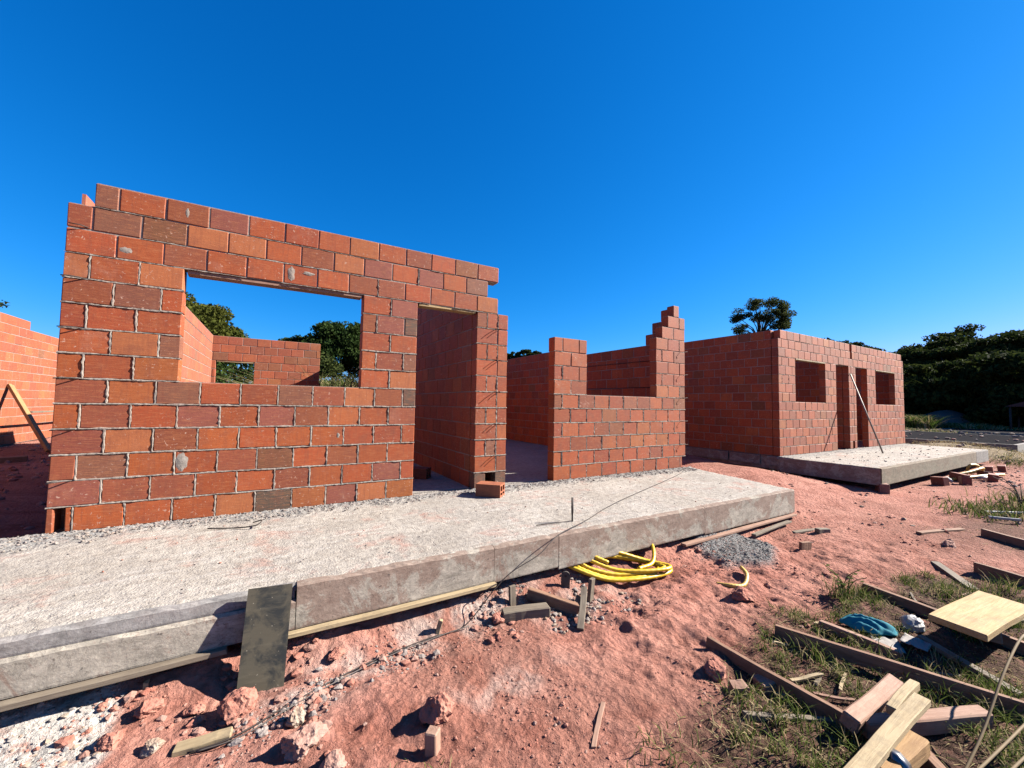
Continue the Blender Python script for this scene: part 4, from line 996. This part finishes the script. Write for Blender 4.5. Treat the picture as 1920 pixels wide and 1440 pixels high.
x = rs.uniform(2.3, 7.2, 9000); y = rs.uniform(-4.4, -2.5, 9000); kp = rs.random(9000) < humus(x, y)*.8; blades('grass', x[kp], y[kp], .04, .0045, [GRASS, GRASS_DRY, GRASS_DRY], 42, 1.6)
def tuft(cx, cy, r, n_, h_, seed, mats=(GRASS,), w_=.006, lean=.7):
    q = np.random.default_rng(seed); blades('grass', cx+q.normal(0, r, n_), cy+q.normal(0, r*.8, n_), h_, w_, list(mats), seed, lean)
for q, (cx, cy, r, n_, h_) in enumerate([(5.5, -3.0, .07, 90, .16), (5.62, -3.05, .06, 60, .13), (6.35, -3.42, .1, 120, .12), (6.6, -3.55, .1, 120, .12), (6.95, -3.6, .09, 90, .14), (4.4, -3.25, .06, 60, .15), (4.75, -3.5, .08, 80, .11),
        (3.62, -3.28, .06, 70, .10), (3.75, -3.42, .06, 70, .10), (4.75, -3.75, .12, 160, .12), (4.9, -3.9, .1, 120, .12), (10.4, -2.95, .3, 320, .17), (10.9, -3.15, .25, 200, .2), (11.6, -3.3, .3, 200, .2), (3.0, -3.25, .08, 60, .07), (2.75, -3.4, .08, 60, .07), (18.9, -2.0, .35, 200, .14), (2.05, -2.9, .08, 70, .05), (1.95, -2.85, .05, 40, .05)]):
    tuft(cx, cy, r, n_, h_, 60+q, (GRASS, GRASS, GRASS_DRY), .0055 if cx < 8 else .014)
x = rs.normal(20.5, 1.3, 900); y = rs.normal(-1.0, .9, 900); blades('dry_grass', x, y, .16, .014, [GRASS_DRY], 90, 1.6)
x = rs.uniform(19, 33, 2600); y = rs.uniform(-4.5, -1.8, 2600); kp = rs.random(2600) < sst(pnoise(x*.6, y*.9, 3.0), -.1, .4); blades('dry_grass', x[kp], y[kp], .22, .02, [GRASS_DRY, GRASS_DRY, GRASS], 91, 1.5)
x = rs.uniform(29.6, 32.7, 900); y = rs.uniform(-1.6, 6, 900); blades('dry_grass', x, y, .3, .03, [GRASS_DRY, GRASS], 92, 1.2)
x = rs.uniform(2.6, 7.2, 5200); y = rs.uniform(-4.3, -2.9, 5200); kp = rs.random(5200) < humus(x, y)*.6; blades('dry_grass', x[kp], y[kp], .035, .004, [GRASS_DRY], 93, 3.2)
x = rs.uniform(8.5, 17.5, 2600); y = rs.uniform(-3.8, -2.3, 2600); kp = rs.random(2600) < humus(x, y)*.5; blades('dry_grass', x[kp], y[kp], .06, .007, [GRASS_DRY], 94, 2.6)
# dry stalks sweeping in at the lower right corner
for q, (pts, lb) in enumerate([([(4.05, -3.93, -.5), (4.28, -3.95, -.40), (4.62, -3.97, -.22), (4.92, -3.99, -.13), (5.02, -4.02, -.17)], 'tall arching dry stalk at the lower right corner'),
        ([(3.75, -3.93, -.48), (4.2, -4.0, -.42), (4.7, -4.07, -.36)], 'upper of two straight dry stalks in the lower right corner'),
        ([(3.72, -3.98, -.50), (4.1, -4.04, -.44), (4.6, -4.12, -.38)], 'lower of two straight dry stalks in the lower right corner')]):
    mb = MB(); mb.tube(spline(pts, 8), .0055, 6); tag(mb.build('dry_stalk', STALK, None, True), lb, 'stalk')
# twiggy weeds on the red soil
for q, (x0, y0, lb) in enumerate([(5.5, -3.0, 'leafy weed with bent stems at the end of the reddish plank'), (11.2, -3.15, 'bare twiggy weed at the right edge beyond the grass tuft')]):
    mb = MB(); rs2 = random.Random(q)
    for i in range(7):
        a = rs2.uniform(0, 6.28); L = rs2.uniform(.14, .26)*(1 if q == 0 else 2); p0 = (x0+rs2.uniform(-.03, .03), y0+rs2.uniform(-.03, .03), Hz(x0, y0))
        mb.tube(spline([p0, (p0[0]+math.cos(a)*L*.2, p0[1]+math.sin(a)*L*.2, p0[2]+L*.6), (p0[0]+math.cos(a)*L*.6, p0[1]+math.sin(a)*L*.6, p0[2]+L*.85)], 5), .003 if q == 0 else .006, 5)
        if q == 0:
            for j in range(4):
                c = np.array([p0[0]+math.cos(a)*L*(.15+.12*j), p0[1]+math.sin(a)*L*(.15+.12*j), p0[2]+L*(.45+.12*j)]); b = rs2.uniform(0, 6.28); s_ = .035
                t = np.array([math.cos(b), math.sin(b), .3])*s_; n2 = np.array([-math.sin(b), math.cos(b), .2])*s_*.4
                mb.add([c, c+t*.5+n2, c+t, c+t*.5-n2], [(0, 1, 2, 3)])
    tag(mb.build('weed', GRASS if q == 0 else BARK), lb, 'weed')

# ------------------------------------------------------------------ left yard: plank leaning on the neighbour's wall
plank('leaning_plank', (-2.28, 6.95, Hz(-2.28, 6.95)+.05), (-3.47, 8.55, 1.29), .10, .06, WOOD_ORANGE, 'orange plank leaning on the sunlit wall of the neighbouring house', 'plank', roll=.5, seed=70)
plank('wooden_prop', (-3.0, 8.2, .72), (-3.0, 11.0, .70), .04, .04, WOOD_GREY, 'thin horizontal prop behind the leaning orange plank', 'prop', seed=71)
plank('timber_block', (-2.9, 6.0), (-2.3, 6.2), .15, .1, WOOD_RED, 'dark timber block on shaded ground left of the nearest house', 'timber', seed=72)

# ------------------------------------------------------------------ trees
def pol(az, d): a = math.radians(az); return CAM[0]+d*math.sin(a), CAM[1]+d*math.cos(a)
def crown_mesh(name, rx, rz, n_cl, per, leaf, seed, mat, flat=.55, lower=-.35, shell=.75):
    rs = np.random.default_rng(seed); C = []
    while len(C) < n_cl:
        d = rs.normal(size=3); d /= np.linalg.norm(d)
        if d[2] < lower: continue
        C.append(d*rs.uniform(shell-.25, 1.0)**.6)
    C = np.array(C)*np.array([rx, rx, rz]); cr = rs.uniform(.16, .30, n_cl)*rx
    q = rs.normal(size=(n_cl, per, 3)); q /= np.linalg.norm(q, axis=-1, keepdims=True); q *= rs.random((n_cl, per, 1))**.35
    P = (C[:, None]+q*cr[:, None, None]*np.array([1, 1, flat])).reshape(-1, 3); m_ = len(P)
    a = rs.normal(size=(m_, 3)); a /= np.linalg.norm(a, axis=1)[:, None]; b = np.cross(a, rs.normal(size=(m_, 3))); b /= np.linalg.norm(b, axis=1)[:, None]
    s_ = leaf*rs.uniform(.6, 1.3, (m_, 1)); a = a*s_; b = b*s_*.55
    V = np.stack([P-a, P+b, P+a, P-b], 1).reshape(-1, 3); F = np.arange(m_*4).reshape(-1, 4)
    return mesh_np(name, V, F, mat), C
def tree(name, x, y, top, rx, rz, label, group, mat, n_cl=46, per=95, leaf=.2, seed=1, flat=.55, zb=None, trunk_r=.16, limbs=7, lower=-.35, shell=.75, cache={}):
    zb = float(H0(x, y))-.1 if zb is None else zb
    o = empty(name, (x, y, zb), label, 'tree', group)
    me, C = crown_mesh('crown', rx, rz, n_cl, per, leaf, seed, mat, flat, lower, shell)
    cz = top-rz-zb; c = obj('crown', me, o, (0, 0, cz))
    mb = MB(); fork = max(.8, cz-rz*.9); rs = random.Random(seed)
    mb.tube([(0, 0, -.3), (.05*rx*rs.uniform(-1, 1), 0, fork*.5), (0, .03, fork)], [trunk_r*1.25, trunk_r, trunk_r*.8], 8)
    for i in rs.sample(range(len(C)), min(limbs, len(C))):
        e = C[i]*.9+np.array([0, 0, cz]); m_ = np.array([e[0]*.35, e[1]*.35, fork+(e[2]-fork)*.55])
        mb.tube([(0, .02, fork-.15), tuple(m_), tuple(e)], [trunk_r*.6, trunk_r*.36, trunk_r*.12], 6)
    mb.build('trunk', BARK, o, True); return o
x, y = pol(-9.3, 36); tree('broad_tree', x, y, 8.2, 3.7, 3.5, 'sunlit olive tree seen through the left part of the big window opening', 'trees behind the houses', LEAF_OLIVE, 130, 300, .12, 1)
x, y = pol(7.6, 36); tree('broad_tree', x, y, 7.45, 3.6, 3.2, 'dark green tree seen at the right part of the big window opening', 'trees behind the houses', LEAF_MID, 140, 300, .12, 2)
x, y = pol(2.6, 39); tree('broad_tree', x, y, 6.7, 2.6, 2.6, 'lower dark green tree beside the taller one in the window opening', 'trees behind the houses', LEAF_MID, 110, 260, .12, 3)
x, y = pol(-5.5, 22); tree('leafy_bush', x, y, 3.2, 3.0, 1.7, 'dark green bush seen through the small rear window', 'trees behind the houses', LEAF_MID, 50, 200, .09, 4, zb=-.4)
x, y = pol(5.5, 24); tree('leafy_bush', x, y, 3.4, 2.6, 1.9, 'shaded bush behind the rear opening under the dark trees', 'trees behind the houses', LEAF_DARK, 50, 200, .09, 5, zb=-.4)
x, y = pol(-25.4, 34); tree('twiggy_tree', x, y, 6.75, 2.2, 1.1, 'sparse twiggy treetop just above the neighbouring brick wall', 'trees behind the houses', LEAF_LONE, 18, 60, .09, 6, limbs=12, trunk_r=.1)
for q, (az, el, r_) in enumerate([(29.3, 7.3, 1.6), (30.6, 7.6, 1.5), (31.6, 7.5, 1.7), (32.6, 7.9, 1.8), (28.6, 7.2, 1.4), (34.0, 7.6, 1.8)]):
    x, y = pol(az, 78); lb = ['small far treetop above the shaded wall, second from left', 'small round far treetop in the middle above the shaded wall', 'far treetop just left of the taller one above the wall', 'tallest of the small far treetops above the shaded wall', 'left-most small far treetop beside the brick pier', 'far treetop partly hidden by the low brick pier'][q]
    tree('far_tree', x, y, 1.05+78*math.tan(math.radians(el)), r_, 1.5, lb, 'far treetops above the side wall', LEAF_DARK, 16, 110, .2, 10+q)
x, y = pol(62.6, 60); tree('lone_tree', x, y, 15.0, 3.25, 2.75, 'lone tall tree with open crown rising behind the second house', None, LEAF_LONE, 62, 210, .11, 24, .6, trunk_r=.17, limbs=26, lower=-.55, shell=.95)
forest = [(69.5, 66, 7.9, 3.4), (71.2, 60, 7.2, 3.2), (73.2, 62, 6.6, 3.6), (75.2, 54, 6.3, 3.4), (77.0, 56, 6.9, 3.6), (78.6, 52, 7.0, 3.0), (80.2, 58, 7.9, 4.0), (82.2, 54, 7.5, 3.6), (84.3, 56, 7.3, 4.0), (86.6, 55, 7.0, 4.0),
          (76.0, 44, 4.7, 3.2), (79.2, 43, 4.9, 3.4), (82.0, 42, 5.3, 3.4), (84.8, 43, 5.5, 3.6), (73.6, 48, 4.6, 3.2)]
fl = ['first dark tree showing just over the roofline of the second house', 'dark tree above the far right corner of the second house', 'low dark tree right beside the second house corner', 'dark tree with a flat top right of the second house', 'dark tree in the dip of the wood skyline', 'dark tree left of the tallest crown of the wood', 'tallest dark tree of the wood', 'dark tree on the right slope of the tallest crown', 'dark tree at the right edge of the picture', 'outermost dark tree beyond the right edge',
      'lower dark tree in front of the skyline dip', 'lower dark tree beneath the tallest crown', 'lower dark tree to the right beneath the tallest crown', 'lower dark tree at the right edge over the red shelter', 'lower dark tree next to the second house wall']
for q, (az, dd, el, r_) in enumerate(forest):
    x, y = pol(az, dd); tree('forest_tree', x, y, 1.05+dd*math.tan(math.radians(el)), r_*1.15, 3.6 if q < 10 else 3.0, fl[q], 'trees of the dark wood', LEAF_DARK, 74, 200, .16, 30+q, .4, lower=-.8, limbs=5)
# undergrowth of the wood and banks
rs = np.random.default_rng(77)
def bank(name, az0, az1, d0, d1, n_, h_, w_, mats, seed):
    a = np.radians(rs.uniform(az0, az1, n_)); d = rs.uniform(d0, d1, n_); x = CAM[0]+d*np.sin(a); y = CAM[1]+d*np.cos(a)
    return blades(name, x, y, h_, w_, mats, seed, .8, lambda x, y: H0(x, y))
bank('undergrowth', 68, 92, 41, 52, 14000, 3.6, .22, [LEAF_DARK, LEAF_DARK], 101)
bank('grass', 73.5, 77.2, 33, 37, 2600, 1.0, .05, [GRASS, GRASS, GRASS_DRY], 102)
bank('grass', 77.5, 86, 36, 41, 3600, .5, .05, [GRASS, GRASS_DRY], 103)
bank('grass', 3, 14, 13.2, 16, 6000, 2.6, .045, [GRASS_DRY, GRASS_DRY, GRASS, GRASS], 104)
bank('undergrowth', -12, 12, 26, 33, 5000, 3.0, .2, [LEAF_DARK, LEAF_MID], 105)
# dark heap and red shelter at the far right
V, F = ICO3; P = V*(1+.15*fbm(V[:, 0]*2, V[:, 1]*2, V[:, 2]*2, 3))[:, None]*np.array((2.6, 1.6, 1.5)); x, y = pol(77.9, 40)
tag(obj('gravel_heap', mesh_np('gravel_heap', P, F, HEAP, True), None, (x, y, -.45)), 'dark gravel heap behind the grass beyond the second house', 'heap')
x, y = pol(84.1, 38); SH = empty('shelter', (x, y, -.4), 'small dark red roofed shelter on grey posts at the right edge', 'shelter')
mb = MB(); mb.add([(-1.2, -1.5, 1.75), (1.2, -1.5, 1.75), (1.2, 1.5, 1.75), (-1.2, 1.5, 1.75), (-1.2, 0, 2.35), (1.2, 0, 2.35)], [(0, 1, 5, 4), (2, 3, 4, 5), (0, 4, 3), (1, 2, 5), (0, 3, 2, 1)]); mb.build('roof', REDTIN, SH)
for a in (-1.1, 1.1):
    for b in (-1.3, 1.3):
        mb = MB(); mb.tube([(a, b, -.2), (a, b, 1.76)], .05, 8); mb.build('post', STEEL, SH, True)
# distant hill
az = np.radians(np.linspace(78, 125, 60)); rr = np.linspace(2300, 3600, 14); A_, R_ = np.meshgrid(az, rr)
hh = 345*np.sin(np.clip((R_-2300)/1300, 0, 1)*math.pi)**.8*sst(np.degrees(A_), 79.5, 86)*(1+.12*fbm(np.degrees(A_)*.5, R_*.004, 0, 3))-4
V = np.stack([CAM[0]+R_*np.sin(A_), CAM[1]+R_*np.cos(A_), hh], -1).reshape(-1, 3); ii = np.arange(60*14).reshape(14, 60)
F = np.stack([ii[:-1, :-1], ii[:-1, 1:], ii[1:, 1:], ii[1:, :-1]], -1).reshape(-1, 4)
tag(obj('hills', mesh_np('hills', V, F, FOREST_HILL, True)), kind='structure')

flush()
